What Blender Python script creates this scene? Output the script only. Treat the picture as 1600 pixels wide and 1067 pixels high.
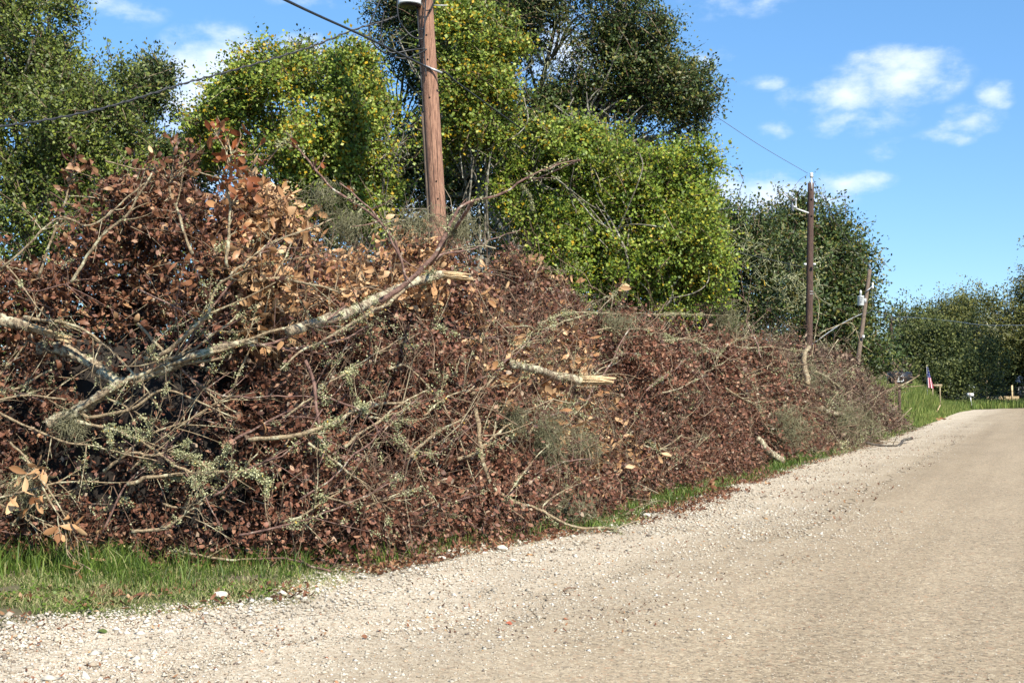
import bpy, math
import numpy as np
from mathutils import Vector, Matrix, Euler

# ------------------------------------------------------------------ camera, sky, sun, exposure
scene = bpy.context.scene
for o in list(bpy.data.objects): bpy.data.objects.remove(o)
F = 1900.0                                  # focal length in photo pixels (1600 wide)
YAW, PITCH, CAMZ = math.radians(23.85), math.radians(2.17), 1.5
cam_d = bpy.data.cameras.new('camera'); cam = bpy.data.objects.new('camera', cam_d)
scene.collection.objects.link(cam); scene.camera = cam
cam_d.sensor_width = 36; cam_d.lens = 36*F/1600; cam_d.clip_start = 0.05; cam_d.clip_end = 3000
cam.location = (0, 0, CAMZ); cam.rotation_euler = (math.radians(90)+PITCH, 0, YAW)
SUN_EL, SUN_AZ = math.radians(44), math.radians(126)   # azimuth from +Y towards +X
sun_dir = np.array([math.sin(SUN_AZ)*math.cos(SUN_EL), math.cos(SUN_AZ)*math.cos(SUN_EL), math.sin(SUN_EL)])
sl = bpy.data.lights.new('sun', 'SUN'); sl.energy = 5.0; sl.angle = math.radians(0.5); sl.color = (1, .93, .80)
so = bpy.data.objects.new('sun', sl); scene.collection.objects.link(so)
so.rotation_euler = Vector(sun_dir).to_track_quat('Z', 'Y').to_euler(); so.location = (20, -15, 30)
scene.view_settings.view_transform = 'Standard'; scene.view_settings.look = 'None'
scene.view_settings.gamma = 1; scene.view_settings.exposure = 1.0
try: scene.view_settings.use_curve_mapping = False
except Exception: pass
scene.render.resolution_x, scene.render.resolution_y = 1024, 682

_m = np.array(Euler(cam.rotation_euler).to_matrix())
CR, CU, CF = _m[:, 0], _m[:, 1], -_m[:, 2]
C0 = np.array([0, 0, CAMZ])
def ray(px, py): return CF + CR*((px-800)/F) + CU*((533.5-py)/F)
def pix(px, py, d): return C0 + ray(px, py)*d
def proj(P):
    q = np.asarray(P) - C0; d = q@CF
    d = np.where(np.abs(d) < 1e-3, 1e-3, d)
    return 800+F*(q@CR)/d, 533.5-F*(q@CU)/d, d
def gnd(px, py, z=0.0):
    r = ray(px, py); return C0 + r*((z-CAMZ)/r[2])
R = np.random.default_rng(11)
def unit(v): return v/np.maximum(np.linalg.norm(v, axis=-1, keepdims=True), 1e-9)
def rv(n): return unit(R.normal(size=(n, 3)))

# value noise in numpy
_tab = np.random.default_rng(3).random((64, 64, 64)).astype(np.float32)
def vnoise(p):
    p = np.asarray(p, dtype=np.float64); i = np.floor(p).astype(int); f = p-i; f = f*f*(3-2*f); o = 0
    for dx in (0, 1):
        for dy in (0, 1):
            for dz in (0, 1):
                w = (f[..., 0] if dx else 1-f[..., 0])*(f[..., 1] if dy else 1-f[..., 1])*(f[..., 2] if dz else 1-f[..., 2])
                o = o + w*_tab[(i[..., 0]+dx) & 63, (i[..., 1]+dy) & 63, (i[..., 2]+dz) & 63]
    return o
def fbm(p): p = np.asarray(p); return .55*vnoise(p)+.3*vnoise(p*2.1+7)+.15*vnoise(p*4.3+19)

# ------------------------------------------------------------------ world
def N(nt, t, **kw):
    n = nt.nodes.new(t)
    for k, v in kw.items(): setattr(n, k, v)
    return n
w = bpy.data.worlds.new('World'); scene.world = w; w.use_nodes = True
nt = w.node_tree; nt.nodes.clear()
out = N(nt, 'ShaderNodeOutputWorld'); bg = N(nt, 'ShaderNodeBackground'); bg.inputs['Strength'].default_value = 0.118
sky = N(nt, 'ShaderNodeTexSky', sky_type='NISHITA'); sky.sun_disc = False
sky.sun_elevation = SUN_EL; sky.sun_rotation = SUN_AZ; sky.air_density = .8; sky.dust_density = 0; sky.ozone_density = 3.4; sky.altitude = 0
tc = N(nt, 'ShaderNodeTexCoord'); sep = N(nt, 'ShaderNodeSeparateXYZ'); nt.links.new(tc.outputs['Generated'], sep.inputs[0])
def M(nt, op, a, b=None, c=None, clamp=False):
    n = N(nt, 'ShaderNodeMath', operation=op); n.use_clamp = clamp
    for i, x in enumerate((a, b, c)):
        if x is None: continue
        if isinstance(x, (int, float)): n.inputs[i].default_value = x
        else: nt.links.new(x, n.inputs[i])
    return n.outputs[0]
az = M(nt, 'ARCTAN2', sep.outputs[0], sep.outputs[1]); el = M(nt, 'ARCSINE', sep.outputs[2])
cmb = N(nt, 'ShaderNodeCombineXYZ'); nt.links.new(az, cmb.inputs[0]); nt.links.new(el, cmb.inputs[1])
n1 = N(nt, 'ShaderNodeTexNoise'); n1.inputs['Scale'].default_value = 26; n1.inputs['Detail'].default_value = 7; n1.inputs['Roughness'].default_value = .58
mp = N(nt, 'ShaderNodeMapping'); mp.inputs['Scale'].default_value = (1, 1.7, 1); nt.links.new(cmb.outputs[0], mp.inputs[0]); nt.links.new(mp.outputs[0], n1.inputs['Vector'])
CL = [(1410, 118, 78, 36, 1), (1320, 148, 74, 32, .95), (1340, 185, 70, 22, .7), (1215, 205, 26, 14, .5), (1200, 130, 34, 10, .45), (1515, 190, 40, 20, .7), (1478, 215, 40, 12, .5),
      (1556, 146, 24, 20, .8), (1190, 305, 120, 30, 1), (1120, 330, 70, 40, 1), (1320, 287, 60, 18, .9), (335, 130, 80, 66, 1.4), (300, 165, 60, 50, 1.3), (475, 95, 50, 34, 1.4), (545, 100, 46, 34, 1.4),
      (190, 12, 55, 22, .5), (270, 118, 20, 14, .5), (880, 75, 60, 40, 1), (1130, 8, 90, 18, .45), (1390, 235, 30, 14, .4), (1110, 95, 40, 16, .45), (1345, 88, 26, 10, .4), (480, 2, 60, 10, .4), (700, 330, 90, 60, 1), (250, 260, 90, 60, .8), (500, 290, 120, 60, .8)]
acc = None
for (px, py, rx, ry, a) in CL:
    r = ray(px, py); r = r/np.linalg.norm(r)
    s1 = N(nt, 'ShaderNodeVectorMath', operation='SUBTRACT'); nt.links.new(cmb.outputs[0], s1.inputs[0]); s1.inputs[1].default_value = (math.atan2(r[0], r[1]), math.asin(r[2]), 0)
    s2 = N(nt, 'ShaderNodeVectorMath', operation='DIVIDE'); nt.links.new(s1.outputs[0], s2.inputs[0]); s2.inputs[1].default_value = (rx*1.45/F, ry*1.5/F, 1)
    s3 = N(nt, 'ShaderNodeVectorMath', operation='LENGTH'); nt.links.new(s2.outputs[0], s3.inputs[0])
    v = M(nt, 'MULTIPLY', M(nt, 'SUBTRACT', 1.0, s3.outputs['Value'], clamp=True), a)
    acc = v if acc is None else M(nt, 'MAXIMUM', acc, v)
dens = M(nt, 'ADD', M(nt, 'MULTIPLY', acc, 1.5), M(nt, 'MULTIPLY', M(nt, 'SUBTRACT', n1.outputs['Fac'], .5), 3.3))
mr = N(nt, 'ShaderNodeMapRange', interpolation_type='SMOOTHSTEP'); nt.links.new(dens, mr.inputs['Value']); mr.inputs['From Min'].default_value = .0; mr.inputs['From Max'].default_value = 1.7
msk = M(nt, 'MULTIPLY', mr.outputs[0], M(nt, 'MULTIPLY', acc, 5.0, clamp=True)); msk = M(nt, 'MULTIPLY', msk, .9)
n2 = N(nt, 'ShaderNodeTexNoise'); n2.inputs['Scale'].default_value = 14; n2.inputs['Detail'].default_value = 4; nt.links.new(cmb.outputs[0], n2.inputs['Vector'])
cr = N(nt, 'ShaderNodeMix', data_type='RGBA'); nt.links.new(n2.outputs['Fac'], cr.inputs['Factor'])
cr.inputs[6].default_value = (3.9, 4.7, 5.9, 1); cr.inputs[7].default_value = (5.0, 5.2, 5.8, 1)
mx = N(nt, 'ShaderNodeMix', data_type='RGBA'); nt.links.new(msk, mx.inputs['Factor'])
gr = N(nt, 'ShaderNodeValToRGB'); nt.links.new(sep.outputs[2], gr.inputs[0]); e = gr.color_ramp.elements; e[0].position = 0; e[0].color = (.50, .56, .66, 1); e[1].position = .42; e[1].color = (.74, 1.02, 1.06, 1)
skm = N(nt, 'ShaderNodeMix', data_type='RGBA'); skm.blend_type = 'MULTIPLY'; skm.inputs['Factor'].default_value = 1; nt.links.new(sky.outputs[0], skm.inputs[6]); nt.links.new(gr.outputs[0], skm.inputs[7]); nt.links.new(skm.outputs[2], mx.inputs[6]); nt.links.new(cr.outputs[2], mx.inputs[7])
nt.links.new(mx.outputs[2], bg.inputs['Color']); nt.links.new(bg.outputs[0], out.inputs['Surface'])

# ------------------------------------------------------------------ object helpers
COL = scene.collection
def tag(o, label=None, cat=None, group=None, kind=None):
    if label: o['label'] = label
    if cat: o['category'] = cat
    if group: o['group'] = group
    if kind: o['kind'] = kind
    return o
def empty(name, loc):
    o = bpy.data.objects.new(name, None); COL.objects.link(o); o.location = tuple(loc); o.empty_display_size = .2; return o
class Acc:
    def __init__(s): s.V = []; s.T = []; s.A = []; s.n = 0
    def add(s, V, T, a=None):
        V = np.asarray(V, dtype=np.float32).reshape(-1, 3); T = np.asarray(T, dtype=np.int64).reshape(-1, 3)
        s.V.append(V); s.T.append(T+s.n); s.n += len(V)
        if a is None: a = np.zeros(len(V))
        s.A.append(np.broadcast_to(np.asarray(a, dtype=np.float32), (len(V),)) if np.ndim(a) == 0 else np.asarray(a, dtype=np.float32).reshape(-1))
        return s
    def build(s, name, mat, parent=None, smooth=False):
        V = np.concatenate(s.V) if s.V else np.zeros((0, 3), np.float32); T = np.concatenate(s.T) if s.T else np.zeros((0, 3), int)
        me = bpy.data.meshes.new(name)
        if parent is not None: V = V - np.array(parent.location, dtype=np.float32)
        me.vertices.add(len(V)); me.vertices.foreach_set('co', V.astype(np.float32).ravel())
        me.loops.add(len(T)*3); me.loops.foreach_set('vertex_index', T.astype(np.int32).ravel())
        me.polygons.add(len(T)); me.polygons.foreach_set('loop_start', np.arange(0, len(T)*3, 3, dtype=np.int32))
        try: me.polygons.foreach_set('loop_total', np.full(len(T), 3, np.int32))
        except Exception: pass
        if smooth: me.polygons.foreach_set('use_smooth', np.ones(len(T), bool))
        at = me.attributes.new('rnd', 'FLOAT', 'POINT'); at.data.foreach_set('value', np.concatenate(s.A) if s.A else np.zeros(0, np.float32))
        me.update(calc_edges=True); me.materials.append(mat)
        o = bpy.data.objects.new(name, me); COL.objects.link(o)
        if parent is not None: o.parent = parent
        return o

# batched leaves -----------------------------------------------------------
def leaves(acc, pos, d, L, W, curl=.6, shape='dia', nb=None, rnd=None):
    n = len(pos)
    if n == 0: return
    L = np.broadcast_to(L, (n,)).astype(float)[:, None]; W = np.broadcast_to(W, (n,)).astype(float)[:, None]
    curl = np.broadcast_to(curl, (n,)).astype(float)[:, None]+1e-3
    d = unit(d); ref = rv(n) if nb is None else unit(rv(n)*.8+nb)
    s = unit(np.cross(d, ref)); m = np.cross(s, d)
    if rnd is None: rnd = R.random(n)
    def ctr(t): return pos + d*L*np.sin(curl*t)/curl + m*L*(1-np.cos(curl*t))/curl
    if shape == 'dia':
        V = np.stack([pos, pos+d*L*.5+s*W*.5+m*W*.18, pos+d*L+m*L*curl*.25, pos+d*L*.5-s*W*.5+m*W*.18], 1); T = [[0, 1, 2], [0, 2, 3]]
    elif shape == 'six':
        a, b = ctr(.32), ctr(.72)
        V = np.stack([ctr(0.), a+s*W*.48, a-s*W*.48, b+s*W*.42, b-s*W*.42, ctr(1.)], 1)
        T = [[0, 1, 2], [1, 3, 2], [2, 3, 4], [3, 5, 4]]
    else:
        st = [(.12, .1), (.3, .34), (.5, .5), (.72, .45), (.9, .22)]
        vs = [ctr(0.)]
        fold = m*W*.16
        for t, ww in st:
            c = ctr(t); wob = 1+R.normal(size=(n, 1))*.08
            vs += [c+s*W*ww*wob+fold*ww*2, c, c-s*W*ww/wob+fold*ww*2]
        vs.append(ctr(1.)); V = np.stack(vs, 1); T = [[0, 1, 2], [0, 2, 3]]
        for k in range(4):
            a = 1+3*k; b = a+3
            T += [[a, b, b+1], [a, b+1, a+1], [a+1, b+1, b+2], [a+1, b+2, a+2]]
        T += [[13, 16, 14], [14, 16, 15]]
    k = V.shape[1]; T = np.array(T)
    TT = (T[None]+np.arange(n)[:, None, None]*k).reshape(-1, 3)
    acc.add(V.reshape(-1, 3), TT, np.repeat(rnd, k))
# batched tubes ------------------------------------------------------------
def tubes(acc, P, r, n=3, cap=False, rnd=None):
    P = np.asarray(P, float)
    if P.ndim == 2: P = P[None]
    NN, MM, _ = P.shape; r = np.broadcast_to(r, (NN, MM)).astype(float)
    t = np.gradient(P, axis=1); t = unit(t); ref = np.array([.21, .34, .91]); a = unit(np.cross(t, ref)); b = np.cross(t, a)
    ang = np.arange(n)*2*math.pi/n
    V = P[:, :, None]+r[:, :, None, None]*(a[:, :, None]*np.cos(ang)[None, None, :, None]+b[:, :, None]*np.sin(ang)[None, None, :, None])
    V = V.reshape(NN, MM*n, 3); T = []
    for i in range(MM-1):
        for j in range(n):
            p, q = i*n+j, i*n+(j+1) % n; T += [[p, q, q+n], [p, q+n, p+n]]
    if cap:
        V = np.concatenate([V, P[:, :1], P[:, -1:]], 1)
        for j in range(n): T += [[MM*n, (j+1) % n, j], [MM*n+1, (MM-1)*n+j, (MM-1)*n+(j+1) % n]]
    T = np.array(T); k = V.shape[1]
    if rnd is None: rnd = R.random(NN)
    acc.add(V.reshape(-1, 3), (T[None]+np.arange(NN)[:, None, None]*k).reshape(-1, 3), np.repeat(np.broadcast_to(rnd, (NN,)), k))
def smooth_line(P, k=6):
    P = np.asarray(P, float)
    if len(P) < 3:
        t = np.linspace(0, 1, k)[:, None]; return P[0]*(1-t)+P[-1]*t
    Q = np.vstack([2*P[0]-P[1], P, 2*P[-1]-P[-2]]); o = []
    for i in range(1, len(Q)-2):
        for t in np.linspace(0, 1, k, endpoint=False):
            o.append(.5*((2*Q[i])+(-Q[i-1]+Q[i+1])*t+(2*Q[i-1]-5*Q[i]+4*Q[i+1]-Q[i+2])*t*t+(-Q[i-1]+3*Q[i]-3*Q[i+1]+Q[i+2])*t**3))
    o.append(Q[-2]); return np.array(o)
def wobble(P, amp, freq=2.5):
    P = np.asarray(P, float); o = R.random(3)*50
    return P + amp*2*np.stack([vnoise(P*freq+o+k*11)-.5 for k in range(3)], -1)
def box(acc, c, sx, sy, sz, ax=(1, 0, 0), ay=(0, 1, 0), az_=(0, 0, 1), rnd=.5):
    c = np.array(c, float); ax, ay, az_ = [np.array(v, float) for v in (ax, ay, az_)]
    V = [c+ax*sx*i/2+ay*sy*j/2+az_*sz*k/2 for i in (-1, 1) for j in (-1, 1) for k in (-1, 1)]
    T = [[0, 1, 3], [0, 3, 2], [4, 6, 7], [4, 7, 5], [0, 4, 5], [0, 5, 1], [2, 3, 7], [2, 7, 6], [0, 2, 6], [0, 6, 4], [1, 5, 7], [1, 7, 3]]
    acc.add(V, T, rnd)

# ------------------------------------------------------------------ materials
def newmat(name):
    m = bpy.data.materials.new(name); m.use_nodes = True; return m, m.node_tree, m.node_tree.nodes['Principled BSDF']
def ramp(nt, fac, stops):
    r = N(nt, 'ShaderNodeValToRGB'); e = r.color_ramp.elements
    while len(e) < len(stops): e.new(.5)
    for el_, (p, c) in zip(e, stops): el_.position = p; el_.color = (*c, 1)
    nt.links.new(fac, r.inputs[0]); return r.outputs[0]
def mixc(nt, f, a, b, mode='MIX'):
    m = N(nt, 'ShaderNodeMix', data_type='RGBA'); m.blend_type = mode
    if isinstance(f, (int, float)): m.inputs['Factor'].default_value = f
    else: nt.links.new(f, m.inputs['Factor'])
    for i, x in ((6, a), (7, b)):
        if isinstance(x, tuple): m.inputs[i].default_value = (*x, 1)
        else: nt.links.new(x, m.inputs[i])
    return m.outputs[2]
def noise(nt, scale, detail=3, co=None, rough=.5):
    n = N(nt, 'ShaderNodeTexNoise'); n.inputs['Scale'].default_value = scale; n.inputs['Detail'].default_value = detail; n.inputs['Roughness'].default_value = rough
    if co is None:
        g = N(nt, 'ShaderNodeNewGeometry'); co = g.outputs['Position']
    nt.links.new(co, n.inputs['Vector']); return n.outputs['Fac']
ALB = .72
def leafmat(name, stops, trans=.25, rough=.55, var=1.2, spec=.3):
    stops = [(a, tuple(x*ALB for x in b)) for a, b in stops]
    m, nt, p = newmat(name); a = N(nt, 'ShaderNodeAttribute', attribute_name='rnd')
    c = ramp(nt, a.outputs['Fac'], stops)
    nz = noise(nt, var, 2); c2 = mixc(nt, .6, c, ramp(nt, nz, [(.3, (.62, .62, .62)), (.7, (1.3, 1.3, 1.3))]), 'MULTIPLY')
    nt.links.new(c2, p.inputs['Base Color']); p.inputs['Roughness'].default_value = rough; p.inputs['Specular IOR Level'].default_value = spec
    if trans > 0:
        t = N(nt, 'ShaderNodeBsdfTranslucent'); nt.links.new(c2, t.inputs['Color']); mxs = N(nt, 'ShaderNodeMixShader'); mxs.inputs[0].default_value = trans
        nt.links.new(p.outputs[0], mxs.inputs[1]); nt.links.new(t.outputs[0], mxs.inputs[2]); nt.links.new(mxs.outputs[0], nt.nodes['Material Output'].inputs['Surface'])
    return m
def plain(name, c, rough=.6, metal=0, nscale=8, amt=.35):
    c = tuple(x*.78 for x in c); m, nt, p = newmat(name); f = noise(nt, nscale, 5)
    c2 = mixc(nt, 1.0, c, ramp(nt, f, [(.3, (1-amt,)*3), (.7, (1+amt*.4,)*3)]), 'MULTIPLY')
    nt.links.new(c2, p.inputs['Base Color']); p.inputs['Roughness'].default_value = rough; p.inputs['Metallic'].default_value = metal; return m
def barkmat(name, base, dark, lich=None, lamt=.5, scale=14, stretch=None):
    base, dark = tuple(x*.74 for x in base), tuple(x*.6 for x in dark); lich = lich and tuple(x*.8 for x in lich)
    m, nt, p = newmat(name); g = N(nt, 'ShaderNodeNewGeometry'); co = g.outputs['Position']
    if stretch:
        mp = N(nt, 'ShaderNodeMapping'); mp.inputs['Scale'].default_value = stretch; nt.links.new(co, mp.inputs[0]); co = mp.outputs[0]
    f = noise(nt, scale, 8, co, .72); c = ramp(nt, f, [(.40, dark), (.56, base)])
    if lich:
        f2 = noise(nt, 9, 5, g.outputs['Position'], .7); c = mixc(nt, ramp(nt, f2, [(lamt-.02, (0, 0, 0)), (lamt+.05, (1, 1, 1))]), c, lich)
    nt.links.new(c, p.inputs['Base Color']); p.inputs['Roughness'].default_value = .85
    b = N(nt, 'ShaderNodeBump'); b.inputs['Strength'].default_value = 1.0; b.inputs['Distance'].default_value = .02; nt.links.new(f, b.inputs['Height']); nt.links.new(b.outputs[0], p.inputs['Normal'])
    return m
MT = {}
MT['red'] = leafmat('small_dead_leaf', [(0, (.065, .028, .018)), (.35, (.175, .073, .046)), (.76, (.285, .122, .074)), (.94, (.42, .23, .14)), (1, (.52, .42, .31))], .12)
MT['curl'] = leafmat('curled_dead_leaf', [(0, (.07, .03, .018)), (.4, (.18, .075, .04)), (.8, (.29, .13, .065)), (.9, (.36, .20, .10)), (1, (.48, .30, .16))], .12, .5)
MT['tan'] = leafmat('tan_leaf', [(0, (.26, .12, .055)), (.4, (.56, .30, .135)), (1, (.80, .54, .30))], .2, .5)
MT['rust'] = leafmat('rust_leaf', [(0, (.20, .06, .025)), (.5, (.34, .11, .04)), (.85, (.45, .2, .09)), (1, (.55, .34, .18))], .2, .42)
MT['grey_leaf'] = leafmat('grey_dead_leaf', [(0, (.06, .04, .03)), (.5, (.14, .085, .06)), (1, (.32, .22, .15))], .1)
MT['lichen'] = leafmat('lichen', [(0, (.20, .21, .09)), (.5, (.40, .41, .21)), (.97, (.60, .60, .38)), (1, (.62, .40, .03))], .1, .8)
MT['moss'] = leafmat('spanish_moss', [(0, (.16, .155, .075)), (1, (.44, .42, .26))], .1, .9)
MT['twig'] = leafmat('dead_twig', [(0, (.09, .05, .035)), (.4, (.18, .11, .075)), (.85, (.30, .22, .14)), (1, (.52, .45, .30))], 0, .8)
MT['live_oak'] = leafmat('live_oak_leaf', [(0, (.022, .042, .010)), (.5, (.064, .108, .023)), (.88, (.145, .195, .05)), (1, (.22, .20, .04))], .25, .5, .5, .4)
MT['dark_green'] = leafmat('dark_green_leaf', [(0, (.04, .065, .012)), (.5, (.12, .165, .032)), (.88, (.24, .29, .055)), (1, (.26, .31, .04))], .25, .5, .6, .35)
MT['tallow'] = leafmat('tallow_leaf', [(0, (.07, .12, .02)), (.4, (.22, .31, .045)), (.8, (.40, .50, .09)), (.97, (.62, .64, .15)), (1, (.66, .44, .03))], .36, .45, .9)
MT['tallow_green'] = leafmat('green_tallow_leaf', [(0, (.06, .11, .015)), (.45, (.21, .31, .04)), (.88, (.38, .50, .08)), (1, (.50, .47, .05))], .36, .45, .9)
MT['far_green'] = leafmat('far_green_leaf', [(0, (.025, .042, .012)), (.5, (.075, .105, .026)), (1, (.20, .22, .06))], .2, .6, .18)
MT['far_olive'] = leafmat('far_olive_leaf', [(0, (.035, .052, .015)), (.5, (.105, .125, .03)), (1, (.26, .25, .06))], .2, .6, .25)
MT['grass'] = leafmat('grass_blade', [(0, (.04, .08, .012)), (.6, (.12, .20, .03)), (.9, (.24, .34, .06)), (1, (.50, .44, .2))], .35, .5)
MT['short'] = leafmat('short_grass', [(0, (.09, .16, .03)), (.45, (.22, .30, .07)), (.6, (.44, .42, .18)), (1, (.66, .57, .32))], .3, .6)
MT['bank'] = leafmat('bank_grass', [(0, (.10, .16, .03)), (.6, (.22, .30, .06)), (1, (.44, .44, .14))], .35, .6)
MT['bark'] = barkmat('lichen_bark', (.40, .31, .20), (.09, .06, .04), (.54, .50, .34), .52, 30)
MT['pale'] = barkmat('pale_bark', (.42, .32, .19), (.18, .12, .07), (.54, .51, .34), .56, 34)
MT['redbark'] = barkmat('red_brown_bark', (.27, .155, .12), (.14, .07, .055), (.50, .48, .38), .60, 18)
MT['darkbark'] = barkmat('dark_bark', (.10, .08, .06), (.035, .028, .02), (.30, .29, .22), .60)
MT['greylimb'] = barkmat('grey_limb', (.24, .21, .16), (.08, .07, .05), (.42, .42, .34), .56)
MT['wood'] = barkmat('split_wood', (.95, .74, .44), (.62, .38, .18), None, scale=22, stretch=(1, 1, 6))
MT['cutwood'] = plain('cut_wood', (.42, .15, .07), .7, 0, 30)
MT['pole'] = barkmat('pole_wood', (.46, .25, .16), (.22, .105, .07), None, scale=10, stretch=(5, 5, .35))
MT['pole_dark'] = barkmat('creosote_pole', (.125, .068, .05), (.045, .025, .02), None, scale=9, stretch=(4, 4, .4))
MT['pole_grey'] = barkmat('weathered_pole', (.22, .16, .115), (.10, .07, .05), None, scale=9, stretch=(4, 4, .4))
MT['hole'] = plain('bolt_hole', (.01, .008, .006), .9)
MT['steel'] = plain('galvanised_steel', (.55, .56, .57), .45, .3)
MT['white'] = plain('porcelain_white', (.78, .79, .78), .3, 0, 3, .15)
MT['tank'] = plain('transformer_paint', (.60, .63, .62), .35, 0, 4, .12)
MT['wire'] = plain('wire_black', (.03, .032, .036), .5)
MT['wire_grey'] = plain('wire_grey', (.17, .18, .20), .5)
MT['black'] = plain('mailbox_black', (.02, .022, .026), .4)
MT['text'] = plain('text_dark', (.08, .08, .09), .6)

# ------------------------------------------------------------------ layout tables
def tab(pts, base=0):
    W_ = [gnd(x, y) for x, y in pts]; return np.array([p[1] for p in W_]), np.array([p[0] for p in W_])
ey, ex = tab([(0, 975), (200, 960), (380, 943), (455, 941), (530, 905), (700, 868), (860, 838), (970, 825), (1080, 785), (1190, 748), (1290, 718), (1420, 676), (1500, 644)])
ey = np.r_[-60, 0, 3, ey, 88, 94, 100, 120, 170]; ex = np.r_[-5.2, -5.4, -5.6, ex, -4.7, -2.8, 0, 10, 60]
def edge(y): return np.interp(y, ey, ex)
fy, fx = tab([(0, 885), (100, 880), (400, 885), (560, 885), (700, 850), (880, 822), (1020, 775), (1200, 732), (1330, 702), (1400, 678), (1425, 668)])
fy = np.r_[0, fy]; fx = np.r_[fx[0]-.3, fx]
def front(y): return np.interp(y, fy, fx)
TOP = [(0, 365), (60, 330), (110, 285), (160, 300), (250, 285), (330, 285), (400, 325), (470, 345), (560, 350), (640, 385), (720, 410), (800, 420), (880, 440), (960, 478), (1050, 488), (1120, 490), (1180, 512), (1230, 525), (1290, 545), (1340, 566), (1385, 590), (1412, 615), (1424, 650)]
ty, th = [], []
for px, py in [(a, b+(42 if a < 900 else 30)) for a, b in TOP]:
    r = ray(px, py); k = -7.9/r[0]; P = C0+r*k; ty.append(P[1]); th.append(P[2])
ty = np.array(ty); th = np.array(th); _k = ty < 45; ty, th = ty[_k], th[_k]; print('top', np.round(ty, 1), np.round(th, 2)); print('front', np.round(fy, 1), np.round(fx, 2)); print('edge', np.round(ey, 1), np.round(ex, 2))
YEND = 47.5
ty2 = np.r_[0, ty, 45.5, 46.6, YEND]; th2 = np.r_[th[0], th, th[-1]*.85, th[-1]*.6, 0]
WID = 5.2
def mound(x, y, lump=True):
    xf = front(y); H = np.interp(y, ty2, th2); t = (xf-x)/WID
    a = 1-np.clip(1-t/.42, 0, 1)**2.3; b = np.where(t > .5, 1-((t-.5)/.5)**2, 1); pr = np.clip(a*b, 0, 1)
    pr = np.where((t < 0) | (t > 1), 0, pr); h = H*pr
    if lump:
        h = h*(1+np.clip((y-11)/4, 0, 1)*(.55*(vnoise(np.stack([y*.33, y*0+2, x*.05], -1))-.5)))
        q = np.stack([x*.9, y*.7, h*.9], -1); h = h*(1+.7*(fbm(q)-.60))
    return np.where(t < 0, -1.0, h)
def surf(px, py, off=.05, fallback=None):
    r = ray(px, py); ks = np.arange(5, 75, .04); P = C0+ks[:, None]*r
    inside = (P[:, 2] < mound(P[:, 0], P[:, 1])) | (P[:, 2] < 0)
    if not inside.any():
        return surf(px, py+8, off, fallback) if py < 900 and not getattr(surf, 'strict', False) else fallback
    k = ks[np.argmax(inside)]; return k-off
def line(pts, off=.06, d=None):
    ds = [surf(x, y, off) for x, y in pts]
    good = [i for i, v in enumerate(ds) if v is not None]
    if d is not None: ds = [d]*len(pts) if np.isscalar(d) else list(d)
    elif not good: ds = [11.]*len(pts)
    else:
        ds = [v if v is not None else ds[min(good, key=lambda g: abs(g-i))] for i, v in enumerate(ds)]
        ds = np.array(ds); sm = ds.copy()
        for _ in range(2):
            e = np.r_[sm[0], sm, sm[-1]]; sm = np.minimum(ds, (e[:-2]+e[1:-1]+e[2:])/3)
        ds = sm
    return np.array([pix(x, y, k) for (x, y), k in zip(pts, ds)])

# ------------------------------------------------------------------ ground, shoulder, road
def terrain(x, y):
    e = edge(y); s = e-x                     # metres left of the gravel edge
    z = -.03+.03*np.clip(s/.5, 0, 1)+.06*(fbm(np.stack([x*.6, y*.6, x*0], -1))-.5)*np.clip(s, 0, 1)
    z = np.where(s > 0, z, -.03)
    bank = 1.15*np.exp(-((y-66)/13)**2)*np.clip((s-.25)/1.6, 0, 1)
    z = z+bank+np.clip((s-30)*.01, 0, 3)
    s2 = x-7; z = np.where(s2 > 0, -.02+np.clip(s2/3, 0, 1)*.1, z)
    return z
def grid(name, xs, ys, zf, mat):
    X, Y = np.meshgrid(xs, ys); Z = zf(X, Y); V = np.stack([X, Y, Z], -1).reshape(-1, 3); nx = len(xs); T = []
    i, j = np.meshgrid(np.arange(nx-1), np.arange(len(ys)-1)); a = (j*nx+i).ravel()
    T = np.concatenate([np.stack([a, a+1, a+nx+1], 1), np.stack([a, a+nx+1, a+nx], 1)])
    return Acc().add(V, T).build(name, mat, smooth=True)
m, nt, p = newmat('verge_soil')
f1 = noise(nt, 1.3, 5); f2 = noise(nt, 30, 5)
c = mixc(nt, ramp(nt, f1, [(.4, (0, 0, 0)), (.6, (1, 1, 1))]), (.055, .07, .02), (.11, .085, .05)); c = mixc(nt, .7, c, ramp(nt, f2, [(.3, (.5, .5, .5)), (.7, (1.4, 1.4, 1.4))]), 'MULTIPLY')
nt.links.new(c, p.inputs['Base Color']); p.inputs['Roughness'].default_value = .95
xs = np.r_[np.linspace(-900, -40, 20), np.linspace(-38, -14, 25), np.linspace(-13.5, -2, 60), np.linspace(-1, 12, 14), np.linspace(14, 900, 20)]
ys = np.r_[np.linspace(-300, -10, 12), np.linspace(-8, 60, 170), np.linspace(61, 130, 60), np.linspace(135, 1500, 30)]
tag(grid('ground', xs, ys, terrain, m), kind='structure')

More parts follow.
